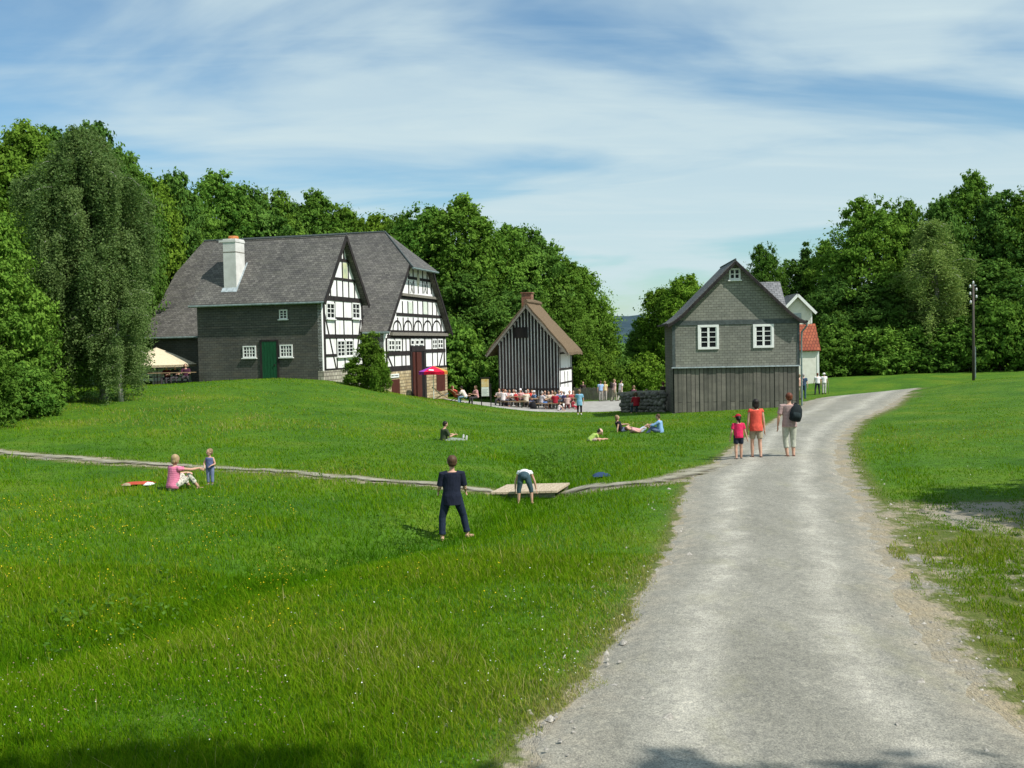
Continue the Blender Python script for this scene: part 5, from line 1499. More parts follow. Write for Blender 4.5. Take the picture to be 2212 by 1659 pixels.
def make_crown(name, seed, Ht, Wd, z0, nb, nl, leaf, kind, mat, blob=(.12, .24), sprigs=.16):
    rng = np.random.default_rng(seed)
    Ps, Ns, Ts = [], [], []
    lobes = rng.uniform(.72, 1.12, 9); ph = rng.uniform(0, 2*PI)
    per = nl//nb
    for i in range(nb):
        t = (i+rng.uniform(0, 1))/nb
        t = t if kind == 'cone' else t**.82
        an = rng.uniform(0, 2*PI)
        lob = np.interp((an+ph) % (2*PI), np.linspace(0, 2*PI, 9), np.append(lobes[:8], lobes[0]))
        rmax = Wd/2*float(crown_shape(np.array(t), kind))*lob*rng.uniform(.86, 1.1)
        R_ = Wd*rng.uniform(*blob)*(.75 + .25*float(crown_shape(np.array(t), kind)))
        R_ *= rng.uniform(.7, 1.25)
        if t > .9: R_ *= .8
        rad = max(0, rmax - R_*.7)*rng.uniform(.35, 1)**.4
        c = np.array([rad*math.cos(an), rad*math.sin(an), z0 + (Ht-z0)*t*.97 - R_*.55*t + rng.normal()*.25])
        d = unit(rng.normal(size=(per, 3))); d[:, 2] = np.abs(d[:, 2])*np.where(rng.random(per) < .72, 1, -1)
        rr_ = R_*(.45 + .55*rng.random(per)**.45)
        sp_ = rng.random(per) < sprigs
        rr_ = np.where(sp_, R_*rng.uniform(1.0, 1.5, per), rr_)
        # small twig clusters inside every clump
        tw = unit(rng.normal(size=(14, 3)))
        near = tw[np.argmax(d @ tw.T, axis=1)]
        d2 = unit(d*.55 + near*.6)
        p = c + d2*rr_[:, None]*np.array([1, 1, .78])
        n_ = unit(d2*.8 + rng.normal(size=(per, 3))*.55 + np.array([0, 0, .25]))
        Ps.append(p); Ns.append(n_)
        Ts.append(np.clip(rng.uniform(.0, .9) + rng.normal(size=per)*.16, 0, 1))
    P, N_, T_ = np.concatenate(Ps), np.concatenate(Ns), np.concatenate(Ts)
    # leading twigs that break the outline
    v, q = leaf_quads(P, N_, leaf, rng)
    o = np_mesh(name, v, q, mat, np.repeat(T_, 4), quads=True)
    return o

def make_trunk(seed, Ht, r, mat, top=.75, lean=0, limbs=7, name='trunk'):
    rr_ = random.Random(seed); m = MB()
    pts = [V(lean*q*q + rr_.uniform(-.1, .1)*q, rr_.uniform(-.12, .12)*q, Ht*top*q - (.4 if q == 0 else 0)) for q in (0, .12, .3, .5, .75, 1)]
    m.tube(pts, [r*1.35, r, r*.86, r*.68, r*.42, r*.14], 9)
    for i in range(limbs):
        q = rr_.uniform(.25, .9); base = pts[min(5, int(q*5))].lerp(pts[min(5, int(q*5)+1)], (q*5) % 1)
        an = rr_.uniform(0, 2*PI); L_ = Ht*.22*(1.1-q*.6)
        d = V(math.cos(an), math.sin(an), .75)
        m.tube([base, base + d*L_*.5, base + d*L_ + V(0,0,L_*.25)], [r*.38*(1.1-q*.7), r*.24*(1.1-q*.7), r*.05], 6)
    o = m.build(name, mat, None, True)
    return o

PROTO = {}
def proto(key, crown, trunk, Ht, Wd):
    for o in (crown, trunk): COL.objects.unlink(o)
    PROTO[key] = (crown, trunk, Ht, Wd)
def std(key, seed, Ht, Wd, z0, nb, nl, leaf, kind, mat, r=.22, **k):
    proto(key, make_crown('crown', seed, Ht, Wd, z0, nb, nl, leaf, kind, MT[mat], **k), make_trunk(seed, Ht, r, MT['bark']), Ht, Wd)
std('oak', 21, 14, 9.5, 1.0, 95, 52000, .135, 'round', 'leaf_a', blob=(.10, .22))
std('ash', 22, 15, 8.0, 1.0, 105, 50000, .13, 'oval', 'leaf_a', blob=(.09, .2))
std('maple', 23, 13, 9.0, .8, 90, 50000, .135, 'round', 'leaf_b', blob=(.11, .23))
std('lime', 24, 15, 7.2, .8, 100, 46000, .125, 'column', 'leaf_b', blob=(.10, .2))
std('fresh', 25, 11, 8.0, .6, 85, 44000, .125, 'round', 'leaf_d', blob=(.11, .22))
std('spire', 26, 15, 5.2, .8, 90, 34000, .12, 'cone', 'leaf_b', r=.16, blob=(.11, .22))
std('bush', 27, 4.2, 5.6, .05, 55, 22000, .12, 'bush', 'leaf_a', r=.08, blob=(.12, .24))
std('bush_light', 28, 3.2, 4.4, .05, 45, 17000, .10, 'bush', 'leaf_d', r=.07, blob=(.12, .24))
std('tall', 31, 14.5, 6.5, 6.0, 60, 16000, .17, 'round', 'leaf_a', blob=(.12, .22))
std('near', 29, 15, 9.0, .6, 130, 70000, .115, 'oval', 'leaf_a', blob=(.10, .19))
std('nearbush', 30, 9.0, 6.5, .05, 100, 52000, .10, 'bush', 'leaf_a', r=.13, blob=(.11, .2))

def make_birch(seed, Ht, Wd, n_br, name='crown', z_low=2.6, dens=1.0):
    rng = np.random.default_rng(seed); P, T_ = [], []
    m = MB()
    lean = -.5
    trunk = [V(.35 - .55*q, .1*math.sin(q*5), Ht*.97*q - (.4 if q == 0 else 0)) for q in np.linspace(0, 1, 9)]
    m.tube(trunk, [.19, .16, .14, .12, .10, .08, .055, .035, .012], 9)
    for i in range(n_br):
        q = z_low/Ht + (1 - z_low/Ht)*((i+rng.random())/n_br)**.85
        k = q*8; a = trunk[min(8, int(k))].lerp(trunk[min(8, int(k)+1)], k % 1)
        an = i*2.4 + rng.uniform(-.5, .5)
        env = np.interp(q, [.2, .35, .5, .66, .8, .92, 1.0], [.80, .92, .74, 1.0, .62, .38, .15])
        L_ = Wd/2*env*rng.uniform(.6, 1.08)
        d = V(math.cos(an), math.sin(an), 0); rise = rng.uniform(.2, 1.0)*L_*(1 - .2*q)
        br = []
        for s_ in np.linspace(0, 1, 7):
            br.append(a + d*L_*s_ + V(0, 0, rise*math.sin(s_*PI*.72)*1.05))
        m.tube(br, [.045*(1.1-q), .04*(1.1-q), .032*(1.1-q), .025*(1.1-q), .018*(1.1-q), .012, .006], 5)
        ns = int(17*dens + L_*7*dens)
        tb = rng.uniform(.1, .7)
        for s_ in rng.uniform(.06, 1.0, ns)**.75:
            k2 = s_*6; b = br[min(6, int(k2))].lerp(br[min(6, int(k2)+1)], k2 % 1)
            hang = (rng.uniform(.35, 1.5) if rng.random() < .75 else rng.uniform(1.4, 3.0))*(.5 + .7*s_)*(1 - .35*q)
            nl = int(hang*34) + 6
            f_ = rng.random(nl)
            base = np.array(b) + rng.normal(size=3)*.12
            sw = rng.normal(size=2)*.12
            pts = base + np.stack([sw[0]*f_, sw[1]*f_, -hang*f_ + .05], 1) + rng.normal(size=(nl, 3))*np.array([.11, .11, .08])
            P.append(pts); T_.append(np.clip(tb + rng.normal(size=nl)*.12, 0, 1))
    P = np.concatenate(P); T_ = np.concatenate(T_)
    N_ = unit(rng.normal(size=P.shape)*np.array([1, 1, .6]) + np.array([0, 0, .35]))
    v, qd = leaf_quads(P, N_, .056, rng, .6)
    c = np_mesh(name, v, qd, MT['leaf_c'], np.repeat(T_, 4), quads=True)
    return c, m.build('trunk', MT['birch_bark'], None, True)
std('shrub', 33, 4.0, 2.6, .05, 50, 20000, .075, 'oval', 'leaf_d', r=.05, blob=(.10, .24), sprigs=.3)
c_, t_ = make_birch(47, 13, 6.2, 150, dens=1.7, z_low=2.0)
proto('birch', c_, t_, 13, 6.0)
c_, t_ = make_birch(42, 11, 4.2, 60, dens=.8, z_low=1.0)
proto('birch_slim', c_, t_, 11, 4.2)

def place(kind, px, top, Y, wpx, label, rot=None, group=None, cat='tree', name=None, zoff=0, sink=0, base=None):
    c, t_, Ht, Wd = PROTO[kind]
    p = gp(px, Y) if base is None else V(*base)
    p.z -= sink
    hgt_ = at(px, top, Y).z - p.z if base is None else top
    w_ = wpx*Y/F if base is None else wpx
    nm = name or {'birch': 'birch_tree', 'birch_slim': 'birch_tree', 'bush': 'bush', 'bush_light': 'bush', 'nearbush': 'bush', 'spire': 'slender_tree'}.get(kind, 'broadleaf_tree')
    r = empty(nm, p, 0, label, cat, group)
    sx, sz = w_/Wd, hgt_/Ht
    rz = random.uniform(0, 2*PI) if rot is None else rot
    r.rotation_euler = (0, 0, rz); r.scale = (sx, sx, sz)
    for src in (c, t_):
        o = src.copy(); COL.objects.link(o); o.parent = r
    return r
random.seed(77)
GL, GC, GR_ = 'trees of the wood at the left', 'trees of the wood behind the half-timbered houses', 'trees of the wood at the right'
TREES = [
 # left wood
 ('near', -70, 285, 58, 330, 'dark broadleaf tree cut off by the left edge of the picture', GL),
 ('near', 70, 252, 60, 290, 'tallest broadleaf tree of the left wood, rising behind the big dark bush', GL),
 ('lime', 135, 268, 64, 170, 'slim pointed tree showing its tip left of the birch top', GL),
 ('fresh', 165, 292, 66, 210, 'rounded tree top just left of the weeping birch', GL),
 ('lime', 218, 256, 63, 170, 'tall narrow tree standing directly behind the weeping birch', GL),
 ('maple', 268, 318, 68, 190, 'dark tree right behind the weeping birch, stepping down to the roofs', GL),
 ('ash', 296, 330, 70, 170, 'pointed tree in the gap right of the weeping birch', GL),
 ('fresh', 322, 365, 72, 200, 'bright green tree directly above the left end of the slate roof', GL),
 ('maple', 385, 374, 76, 200, 'round dark crown above the left hip of the slate roof', GL),
 ('oak', 418, 402, 78, 190, 'small narrow crown just left of the white chimney', GL),
 # behind the houses
 ('ash', 490, 368, 88, 210, 'tall tree with feathery top straight above the white chimney', GC),
 ('maple', 550, 402, 90, 210, 'tree with two small tips above the middle of the slate roof', GC),
 ('oak', 598, 412, 92, 180, 'narrow tree above the slate roof, right of the feathery one', GC),
 ('maple', 640, 440, 94, 200, 'lower tree in the dip above the slate roof', GC),
 ('ash', 683, 410, 95, 190, 'light green tree rising left of the gable point', GC),
 ('fresh', 748, 438, 97, 190, 'fresh green tree straight above the gable point', GC),
 ('fresh', 822, 455, 99, 220, 'broad light green tree above the ridge of the barn roof', GC),
 ('oak', 872, 466, 96, 180, 'tree beside the right end of the barn ridge', GC),
 ('oak', 925, 445, 90, 230, 'dark tree immediately right of the half-hipped barn gable', GC),
 ('ash', 1010, 420, 88, 230, 'tallest tree between the barn and the thatched hut', GC),
 ('oak', 1085, 485, 90, 220, 'broad tree behind the thatched hut, left of its chimney', GC),
 ('maple', 1150, 492, 92, 200, 'broad tree directly above the brick chimney of the hut', GC),
 ('ash', 1205, 530, 94, 170, 'tree with a ragged outline right of the hut chimney', GC),
 ('oak', 1250, 575, 96, 190, 'lower tree at the right shoulder of the wood behind the hut', GC),
 ('fresh', 1284, 645, 98, 110, 'last small tree of the wood, next to the gap with the far hills', GC),
 ('bush', 985, 700, 80, 190, 'dark bush between the barn corner and the info board', GC),
 ('bush', 1060, 735, 84, 170, 'dark bush behind the left side of the hut', GC),
 ('bush', 925, 640, 86, 200, 'tall dark bush close to the right wall of the barn', GC),
 ('maple', 1010, 590, 84, 230, 'dark low-branched tree filling the space left of the hut roof', GC),
 ('maple', 1110, 600, 88, 220, 'dark low-branched tree right behind the hut roof', GC),
 ('oak', 1225, 640, 90, 150, 'low-branched tree right of the hut, above its side wall', GC),
 # gap
 ('bush_light', 1268, 768, 88, 90, 'light green bush behind the side wall of the hut', None),
 ('bush_light', 1310, 778, 90, 95, 'yellowish green bush behind the people at the fence', None),
 ('bush', 1352, 775, 94, 100, 'dull green bush behind the stone wall', None),
 ('bush_light', 1395, 770, 92, 100, 'light bush between the stone wall and the small tree', None),
 ('bush', 1322, 722, 120, 80, 'olive bush in the gap below the far hills', None),
 ('bush', 1290, 700, 112, 70, 'leafy bush at the foot of the wood by the gap', None),
 ('fresh', 1432, 618, 100, 150, 'lower light green tree left of the grey house', None),
 ('fresh', 1485, 590, 98, 150, 'light green tree whose crown touches the grey house roof', None),
 ('maple', 1392, 690, 102, 100, 'small tree at the right side of the gap with the far hills', None),
 # right wood
 ('oak', 1655, 528, 104, 120, 'small tree above the rear wing of the grey house', GR_),
 ('lime', 1712, 558, 106, 110, 'dark tree behind the white house', GR_),
 ('spire', 1742, 525, 106, 90, 'pointed tree above the white gable', GR_),
 ('ash', 1785, 520, 104, 130, 'tree with small tip between the white gable and the big round tree', GR_),
 ('oak', 1880, 428, 98, 230, 'big round tree left of the taller group at the right', GR_),
 ('oak', 1955, 432, 100, 150, 'round crown in the middle of the right-hand wood', GR_),
 ('maple', 2035, 430, 97, 170, 'dark rounded tree behind the grey-green slender tree', GR_),
 ('ash', 2095, 370, 100, 160, 'tallest open-topped tree of the right-hand wood, above the pole', GR_),
 ('lime', 2160, 410, 98, 160, 'bright crowned tree right of the tallest one', GR_),
 ('oak', 2230, 405, 97, 210, 'broad tree cut off by the right edge of the picture', GR_),
 ('ash', 2330, 420, 97, 210, 'tree just beyond the right edge of the picture', GR_),
 ('birch_slim', 2022, 470, 92, 190, 'drooping grey-green birch in front of the right-hand wood', GR_),
 ('maple', 1800, 600, 96, 150, 'dark low-branched tree right beside the red tiled roof', GR_),
 ('maple', 1890, 610, 95, 190, 'dark low-branched tree below the big round one', GR_),
 ('bush', 1810, 700, 93, 150, 'dark bush right of the white house wall', GR_),
 ('bush', 1900, 705, 92, 180, 'wide dark bush at the edge of the lawn', GR_),
 ('bush', 1985, 700, 92, 170, 'dark bush at the foot of the drooping birch', GR_),
 ('bush', 2070, 690, 90, 170, 'bush left of the utility pole', GR_),
 ('bush', 2160, 650, 89, 190, 'bush right behind the utility pole', GR_),
 ('bush', 2240, 640, 89, 190, 'bush at the right edge of the picture', GR_),
 ('lime', 2150, 560, 92, 170, 'leafy tree right behind the pole top', GR_),
]
for a in TREES:
    place(*a[:6], group=a[6], cat='bush' if 'bush' in a[0] else 'tree')
place('birch', 208, 280, 44, 285, 'big weeping birch with drooping grey-green branches left of the slate house', rot=.6)
place('birch_slim', 128, 415, 43.2, 175, 'smaller weeping birch with arching top leaning out left of the big weeping birch', rot=1.1)
place('birch_slim', 262, 560, 43, 150, 'low drooping birch shoot hanging in front of the beige parasol', rot=2.0)
place('nearbush', 10, 470, 40, 240, 'big dark bush at the left edge beside the birch trunk', cat='bush')
place('nearbush', 85, 560, 43, 200, 'broad dark bush directly left of the birch trunk', cat='bush')
place('nearbush', -60, 640, 36, 200, 'low dark bush at the far left edge', cat='bush')
place('bush', 60, 790, 38.5, 150, 'knee-high bush with pale leaves below the big dark bushes', cat='bush')
# shrub before the gable and small plants by the houses
s1 = place('shrub', 803, 724, 55.5, 76, 'tall green shrub growing in front of the half-timbered gable', cat='bush', name='shrub')
place('shrub', 765, 775, 55.2, 52, 'small shrub with white blossom left of the tall green shrub', cat='bush', name='shrub')
place('bush_light', 822, 775, 54.6, 50, 'small shrub at the right foot of the tall green shrub', cat='bush', name='shrub')
# trees beside and behind the viewer that throw the shade in the foreground
def shade(kind, base, h, w_, label): place(kind, 0, h, 0, w_, label, base=base, group='trees behind the viewer', cat='tree')
shade('tall', (5.6, .15, 0), 14.5, 6.0, 'tall tree behind the viewer shading the near meadow')
shade('tall', (1.6, -.1, 0), 14.5, 6.0, 'tall tree directly behind the viewer shading the meadow corner')
shade('tall', (10.9, .75, 0), 13.5, 4.4, 'tall tree right of the viewer shading the near end of the road')
shade('maple', (15.2, 15.2, .2), 9.0, 7.0, 'tree right of the road shading the bare gravel patch')
shade('ash', (13.5, 9.6, .1), 8.0, 5.0, 'tree right of the road shading the trampled verge')
# ---------------------------------------------------------------- meadow grass and flowers
def no_grass(x, y, marg=0.0):
    jx = x + .7*(fbm(x*1.1, y*1.1, 61)-.5); jy = y + .7*(fbm(x*1.1, y*1.1, 67)-.5)
    bad = in_poly(jx, jy, ROAD_POLY)
    dr = seg_dist(x, y, RR)
    bad |= (dr < .65*fbm(x*.8, y*.8, 12)) & (y < 42)
    dp = np.minimum(seg_dist(x, y, PATH_C1), seg_dist(x, y, PATH_C2))
    over = (x > -9.0) & (x < -4.6) & (y > 18)
    bad |= dp < np.where(over, .12*vnoise(x*11, y*11, 73), -.02 + .22*fbm(x*1.2, y*1.2, 71) + .42*vnoise(x*13, y*13, 73))
    t_ = [tuple(p) for p in TERR_L] + [tuple(p) for p in TERR_R[::-1]]
    bad |= in_poly(x, y, t_)
    bad |= in_poly(x, y, PAD_POLY) & (fbm(x*2.2, y*2.2, 77) < .60)
    for fr, x0, x1, y0, y1 in ((FA, -8, .1, -.05, 6), (FM, -16, .1, -.05, 12), (FG, -.1, 6.4, -.02, 9)):
        lx = (x-fr.O.x)*fr.u.x + (y-fr.O.y)*fr.u.y; ly = (x-fr.O.x)*fr.g.x + (y-fr.O.y)*fr.g.y
        bad |= (lx > x0) & (lx < x1) & (ly > y0) & (ly < y1)
    return bad

def grass(n, d0, d1, p, seed, hgt0, hgt1, segs, wmin, wk, only_dirt=False):
    rng = np.random.default_rng(seed)
    u = rng.random(n); e = 1 - p
    D = (d0**e + u*(d1**e - d0**e))**(1/e)
    X = D*(rng.uniform(.15, .62, n) if only_dirt else rng.uniform(-.60, .60, n)) + rng.normal(size=n)*.4
    keep = ~no_grass(X, D)
    dirt = in_poly(X, D, DIRT_POLY)
    keep &= ~(dirt & ((fbm(X*1.3, D*1.3, 91) < .46) | (rng.random(n) < .3)))
    if only_dirt:
        keep = dirt & (fbm(X*2.6, D*2.6, 95) > .40) & (seg_dist(X, D, RR) > .5)
    X, D = X[keep], D[keep]; n = len(X); dirt = dirt[keep]
    big = fbm(X*.16, D*.16, 81); mid = fbm(X*.7, D*.7, 83)
    hh = rng.uniform(hgt0, hgt1, n)*(.35 + 1.3*mid)*(.75 + .5*big)
    re = np.minimum(seg_dist(X, D, RL), seg_dist(X, D, RR))
    hh *= np.clip(.35 + re*.55, .35, 1)
    hh *= np.clip(1.15 - (D-8)/80, .62, 1)
    tuft = rng.random(n) < .006
    hh = np.where(tuft, hh*1.9, hh)
    hh = np.where(dirt, hh*(1 if only_dirt else .35), hh)
    right = X > np.interp(D, [5, 20, 45], [4.5, 8.5, 16])
    hh = np.where(right, hh*.65, hh)
    ditch = np.exp(-(seg_dist(X, D, DITCH)/.8)**2)
    hh *= 1 + .55*ditch
    Z = H(X, D)
    w_ = (wmin + wk*D)*rng.uniform(.7, 1.3, n)
    an = rng.uniform(0, 2*PI, n); ca, sa = np.cos(an), np.sin(an)
    ln = rng.uniform(.1, .75, n)*hh; la = rng.uniform(0, 2*PI, n) 
    lx, ly = ln*np.cos(la) - .10*hh, ln*np.sin(la)
    base = np.stack([X, D, Z - .02], 1); wv = np.stack([ca*w_/2, sa*w_/2, np.zeros(n)], 1)
    tip = base + np.stack([lx, ly, hh*.93], 1)
    tint = np.clip(-.16 + .95*big + .42*mid + rng.normal(size=n)*.17 - .26*ditch + .40*np.exp(-re/.45) + np.where(tuft, .2, 0), 0, 1)
    if segs == 2:
        midp = base + np.stack([lx*.32, ly*.32, hh*.58], 1)
        v = np.stack([base - wv, base + wv, midp + wv*.8, midp - wv*.8, tip], 1)
        k = np.arange(n)[:, None, None]*5
        f = (np.array([[0,1,2],[0,2,3],[3,2,4]])[None] + k).reshape(-1, 3)
        return v.reshape(-1, 3), f, np.repeat(tint, 5), 5
    v = np.stack([base - wv, base + wv, tip], 1)
    f = np.arange(3*n).reshape(n, 3)
    return v.reshape(-1, 3), f, np.repeat(tint, 3), 3

t = NT('grass_blades')
a = t.node('ShaderNodeAttribute', attribute_name='tint')
c = t.ramp(a.outputs['Fac'], [(.0, (.034,.118,.004)), (.42, (.090,.222,.004)), (.72, (.170,.290,.008)), (.93, (.25,.29,.03)), (1.0, (.36,.34,.12))])
d = t.node('ShaderNodeBsdfDiffuse'); tr_ = t.node('ShaderNodeBsdfTranslucent')
t.link(c, d.inputs['Color']); t.link(t.mix(.3, c, (.16,.30,.005)), tr_.inputs['Color'])
m1 = t.node('ShaderNodeMixShader'); m1.inputs[0].default_value = .38
t.link(d.outputs[0], m1.inputs[1]); t.link(tr_.outputs[0], m1.inputs[2])
t.link(m1.outputs[0], t.out.inputs['Surface'])
MT['grass'] = t.m
parts = [grass(400000, 4.6, 15, 1.1, 1, .06, .155, 2, .0020, .00055), grass(330000, 13, 75, 1.1, 2, .06, .14, 1, .003, .00085)]
parts.append(grass(170000, 5, 20, 1.05, 5, .03, .10, 2, .003, .0006, True))
V_, F_, T__ = [], [], []
off = 0
for v, f, tt, _k in parts:
    V_.append(v); F_.append(f + off); T__.append(tt); off += len(v)
go = np_mesh('grass', np.concatenate(V_), np.concatenate(F_), MT['grass'], np.concatenate(T__))
tag(go, kind='stuff')

# flowers: buttercups at the left, daisies near the road, brownish grass heads
def flowers(name, pts, hgt_, size, mat, seed, stem=True):
    rng = np.random.default_rng(seed)
    P = np.array(pts); P = P[~no_grass(P[:, 0], P[:, 1])]
    n = len(P); z = H(P[:, 0], P[:, 1])
    hh = rng.uniform(*hgt_, n)
    vs, fs = [], []
    s = rng.uniform(.7, 1.3, n)*size*(.6 + P[:, 1]*.03)
    C = np.stack([P[:, 0], P[:, 1], z + hh], 1)
    k = 6
    an = np.linspace(0, 2*PI, k, endpoint=False)
    tl = rng.normal(size=(n, 2))*.35
    ring = np.stack([np.cos(an)[None]*s[:, None], np.sin(an)[None]*s[:, None], (np.cos(an)[None]*tl[:, :1] + np.sin(an)[None]*tl[:, 1:])*s[:, None] + s[:, None]*.35], -1) + C[:, None]
    v = np.concatenate([C[:, None], ring], 1)
    f = np.array([[0, 1+i, 1+(i+1) % k] for i in range(k)])[None] + np.arange(n)[:, None, None]*(k+1)
    o = np_mesh(name, v.reshape(-1, 3), f.reshape(-1, 3), mat)
    return tag(o, kind='stuff')
rng = np.random.default_rng(5)
bp_ = []
for _ in range(2400):
    px = rng.uniform(-150, 640); py = 1080 + rng.gamma(2.2, 55)
    if py < 1420 and fbm(np.array([px*.012]), np.array([py*.03]), 14)[0] > .44:
        bp_.append(flat(px, py))
for _ in range(160):
    bp_.append(flat(rng.uniform(500, 1150), rng.uniform(1180, 1400)))
flowers('buttercups', bp_, (.13, .24), .0065, mat_flat('buttercup', (.72,.52,.01), .5, .1), 3)
dp_ = [flat(rng.uniform(1050, 1420), rng.uniform(1230, 1500)) for _ in range(190)] + [flat(rng.uniform(0, 1300), rng.uniform(1250, 1650)) for _ in range(220)] + [flat(rng.uniform(1850, 2200), rng.uniform(900, 1060)) for _ in range(60)]
flowers('daisies', dp_, (.08, .17), .0055, mat_flat('daisy', (.70,.70,.66), .6, .1), 4)
hp_ = [flat(rng.uniform(-100, 620), rng.uniform(1420, 1640)) for _ in range(420)]
flowers('grass_heads', hp_, (.14, .26), .007, mat_flat('grass_head', (.26,.17,.12), .8, .3), 6)

# leafy docks and weeds along the ditch
def weeds():
    rng = np.random.default_rng(8); P, N_, T_ = [], [], []
    cl = [(spot(1165, 1000), 1.0, 22), (spot(1178, 1030), .8, 10), (spot(720, 1022), .8, 8), (spot(890, 1166), .7, 8), (spot(200, 1370), 1.2, 14)]
    for c, r, k in cl:
        for _ in range(k):
            x, y = c.x + rng.normal()*r*.5, c.y + rng.normal()*r*.8
            z = hz(x, y); m = 26
            q = rng.normal(size=(m, 3))*np.array([.13, .13, .1]) + np.array([x, y, z + .14])
            P.append(q); N_.append(unit(rng.normal(size=(m, 3))*.6 + np.array([0, 0, 1]))); T_.append(np.full(m, rng.uniform(.0, .5)))
    P, N_, T_ = map(np.concatenate, (P, N_, T_))
    v, q = leaf_quads(P, N_, .036, rng)
    o = np_mesh('weeds', v, q, MT['leaf_a'], np.repeat(T_, 4), quads=True); tag(o, kind='stuff')
weeds()
# loose stones on the road and its margins
def gravel():
    rng = np.random.default_rng(12); n = 3200
    D = (5**-.3 + rng.random(n)*(26**-.3 - 5**-.3))**(-1/.3); X = rng.uniform(-3, 11, n)
    inr = in_poly(X, D, ROAD_POLY); dr = np.minimum(seg_dist(X, D, RL), seg_dist(X, D, RR)); di = in_poly(X, D, DIRT_POLY)
    keep = (inr & (rng.random(n) < .35 + .65*np.exp(-dr*2.5))) | (~inr & (dr < .8)) | (di & (rng.random(n) < .6))
    X, D = X[keep], D[keep]; n = len(X); z = H(X, D) + np.where(in_poly(X, D, ROAD_POLY), .035, 0)
    s = rng.gamma(2.0, .0065, n) + .006
    b = np.array([[1,0,0],[-.5,.87,0],[-.5,-.87,0],[0,0,.8]])
    an = rng.uniform(0, 2*PI, n)
    rot = np.stack([np.cos(an), -np.sin(an), np.sin(an), np.cos(an)], -1).reshape(n, 2, 2)
    v = np.tile(b[None], (n, 1, 1)) + rng.normal(size=(n, 4, 3))*.2
    v[..., :2] = np.einsum('nij,nkj->nki', rot, v[..., :2])
    v = v*s[:, None, None] + np.stack([X, D, z], 1)[:, None]
    f = np.array([[0,1,3],[1,2,3],[2,0,3]])[None] + np.arange(n)[:, None, None]*4
    o = np_mesh('gravel', v.reshape(-1, 3), f.reshape(-1, 3), mat_noise('loose_stone', (.20,.19,.17), (.50,.47,.41), 40, .9)); tag(o, kind='stuff')
gravel()
SKY_TINT = (.66, .86, .93, 1)
CLOUD = (4.6, 5.65, 5.95, 1)
# ---------------------------------------------------------------- sky, sun, camera
SUN_H = Vector((.85, -.53, 0)).normalized()
ELEV = math.radians(50)
SUN = SUN_H*math.cos(ELEV) + Vector((0, 0, math.sin(ELEV)))
ld = bpy.data.lights.new('sun', 'SUN'); ld.energy = 4.0; ld.angle = math.radians(.5); ld.color = (1, .955, .88)
lo = bpy.data.objects.new('sun', ld); COL.objects.link(lo)
lo.rotation_euler = SUN.to_track_quat('Z', 'Y').to_euler()

w = bpy.data.worlds.new('World'); SC.world = w; w.use_nodes = True
T = w.node_tree; N = T.nodes; L = T.links
bg = N['Background']
sky = N.new('ShaderNodeTexSky'); sky.sky_type = 'NISHITA'; sky.sun_disc = False
sky.sun_elevation = ELEV; sky.sun_rotation = math.atan2(SUN_H.x, SUN_H.y)
sky.altitude = 300; sky.air_density = 1.2; sky.dust_density = .6; sky.ozone_density = 1.6
def wn(t, **k):
    n = N.new(t)
    for a, b in k.items():
        if a in n.inputs: n.inputs[a].default_value = b
        else: setattr(n, a, b)
    return n
tc = wn('ShaderNodeTexCoord'); sp = wn('ShaderNodeSeparateXYZ'); L.new(tc.outputs['Generated'], sp.inputs[0])
zz = wn('ShaderNodeMath', operation='ADD'); L.new(sp.outputs[2], zz.inputs[0]); zz.inputs[1].default_value = .10
zm = wn('ShaderNodeMath', operation='MAXIMUM'); L.new(zz.outputs[0], zm.inputs[0]); zm.inputs[1].default_value = .03
dx = wn('ShaderNodeMath', operation='DIVIDE'); L.new(sp.outputs[0], dx.inputs[0]); L.new(zm.outputs[0], dx.inputs[1])
dy = wn('ShaderNodeMath', operation='DIVIDE'); L.new(sp.outputs[1], dy.inputs[0]); L.new(zm.outputs[0], dy.inputs[1])
cb = wn('ShaderNodeCombineXYZ'); L.new(dx.outputs[0], cb.inputs[0]); L.new(dy.outputs[0], cb.inputs[1])
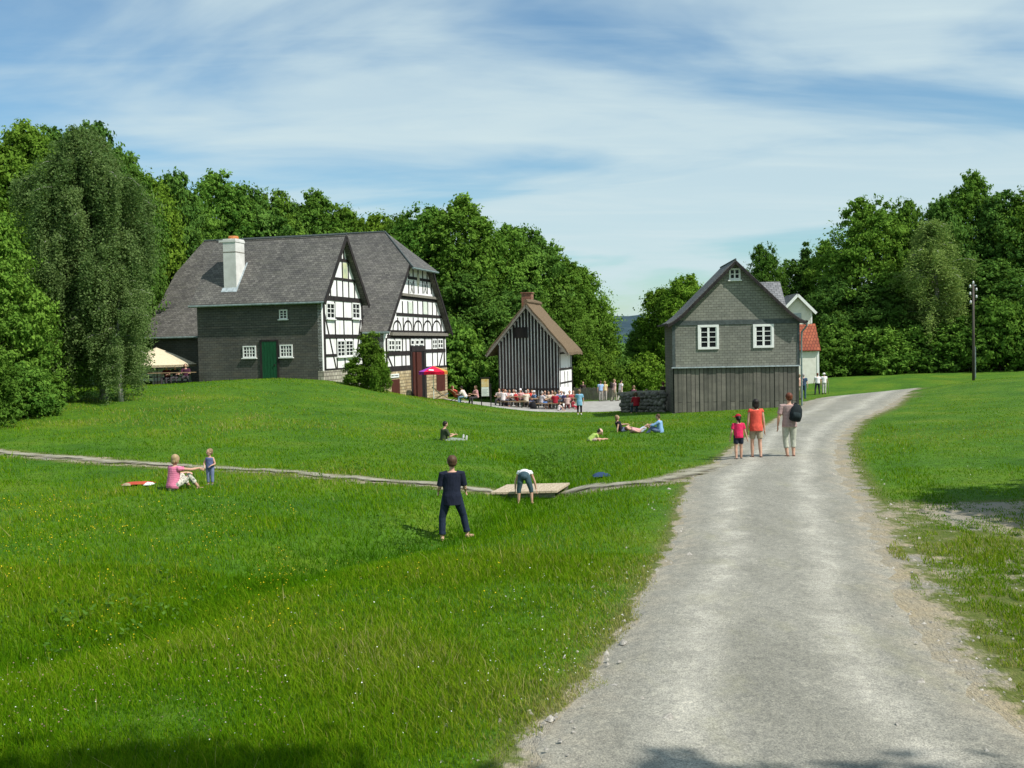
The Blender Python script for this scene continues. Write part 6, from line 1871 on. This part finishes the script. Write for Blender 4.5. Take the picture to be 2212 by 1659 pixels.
def cloud(scale, loc, rot, sc, detail, rough, dist, lo_, hi_):
    mp = wn('ShaderNodeMapping'); L.new(cb.outputs[0], mp.inputs['Vector'])
    mp.inputs['Scale'].default_value = sc; mp.inputs['Location'].default_value = loc; mp.inputs['Rotation'].default_value = (0, 0, rot)
    n = wn('ShaderNodeTexNoise'); L.new(mp.outputs[0], n.inputs['Vector'])
    n.inputs['Scale'].default_value = scale; n.inputs['Detail'].default_value = detail
    n.inputs['Roughness'].default_value = rough; n.inputs['Distortion'].default_value = dist
    r = wn('ShaderNodeMapRange', interpolation_type='SMOOTHSTEP'); L.new(n.outputs['Fac'], r.inputs[0])
    r.inputs[1].default_value = lo_; r.inputs[2].default_value = hi_
    return r.outputs[0]
c1 = cloud(.62, (3.1, .4, 0), .25, (.8, 1.05, 1), 6, .5, 1.0, .37, .58)
c2 = cloud(1.7, (1.0, 4.0, 0), .15, (.5, 1.6, 1), 7, .6, .7, .35, .75)
mx = wn('ShaderNodeMath', operation='MULTIPLY_ADD'); L.new(c2, mx.inputs[0]); mx.inputs[1].default_value = .24; 
mc = wn('ShaderNodeMath', operation='MULTIPLY'); L.new(c1, mc.inputs[0]); mc.inputs[1].default_value = .74
L.new(mc.outputs[0], mx.inputs[2])
mixc = wn('ShaderNodeMix', data_type='RGBA')
ins = [i for i in mixc.inputs if i.enabled]
L.new(mx.outputs[0], ins[0]); 
tint = wn('ShaderNodeMix', data_type='RGBA', blend_type='MULTIPLY')
ti = [i for i in tint.inputs if i.enabled]; ti[0].default_value = 1
L.new(sky.outputs[0], ti[1]); ti[2].default_value = SKY_TINT
L.new([o for o in tint.outputs if o.enabled][0], ins[1])
ins[2].default_value = CLOUD
L.new([o for o in mixc.outputs if o.enabled][0], bg.inputs['Color'])
bg.inputs['Strength'].default_value = .1

cd = bpy.data.cameras.new('camera'); cam = bpy.data.objects.new('camera', cd); COL.objects.link(cam)
cd.sensor_width = 36; cd.lens = 36; cd.clip_end = 5000; cd.clip_start = .1
M3 = Matrix((_r, _u, -_f)).transposed()
cam.matrix_world = Matrix.Translation(CAM) @ M3.to_4x4()
SC.camera = cam
vs = SC.view_settings; vs.view_transform = 'Standard'; vs.look = 'None'; vs.exposure = .45; vs.gamma = 1
SC.cycles.use_denoising = True
SC.cycles.max_bounces = 6; SC.cycles.diffuse_bounces = 3; SC.cycles.transmission_bounces = 4; SC.cycles.glossy_bounces = 2
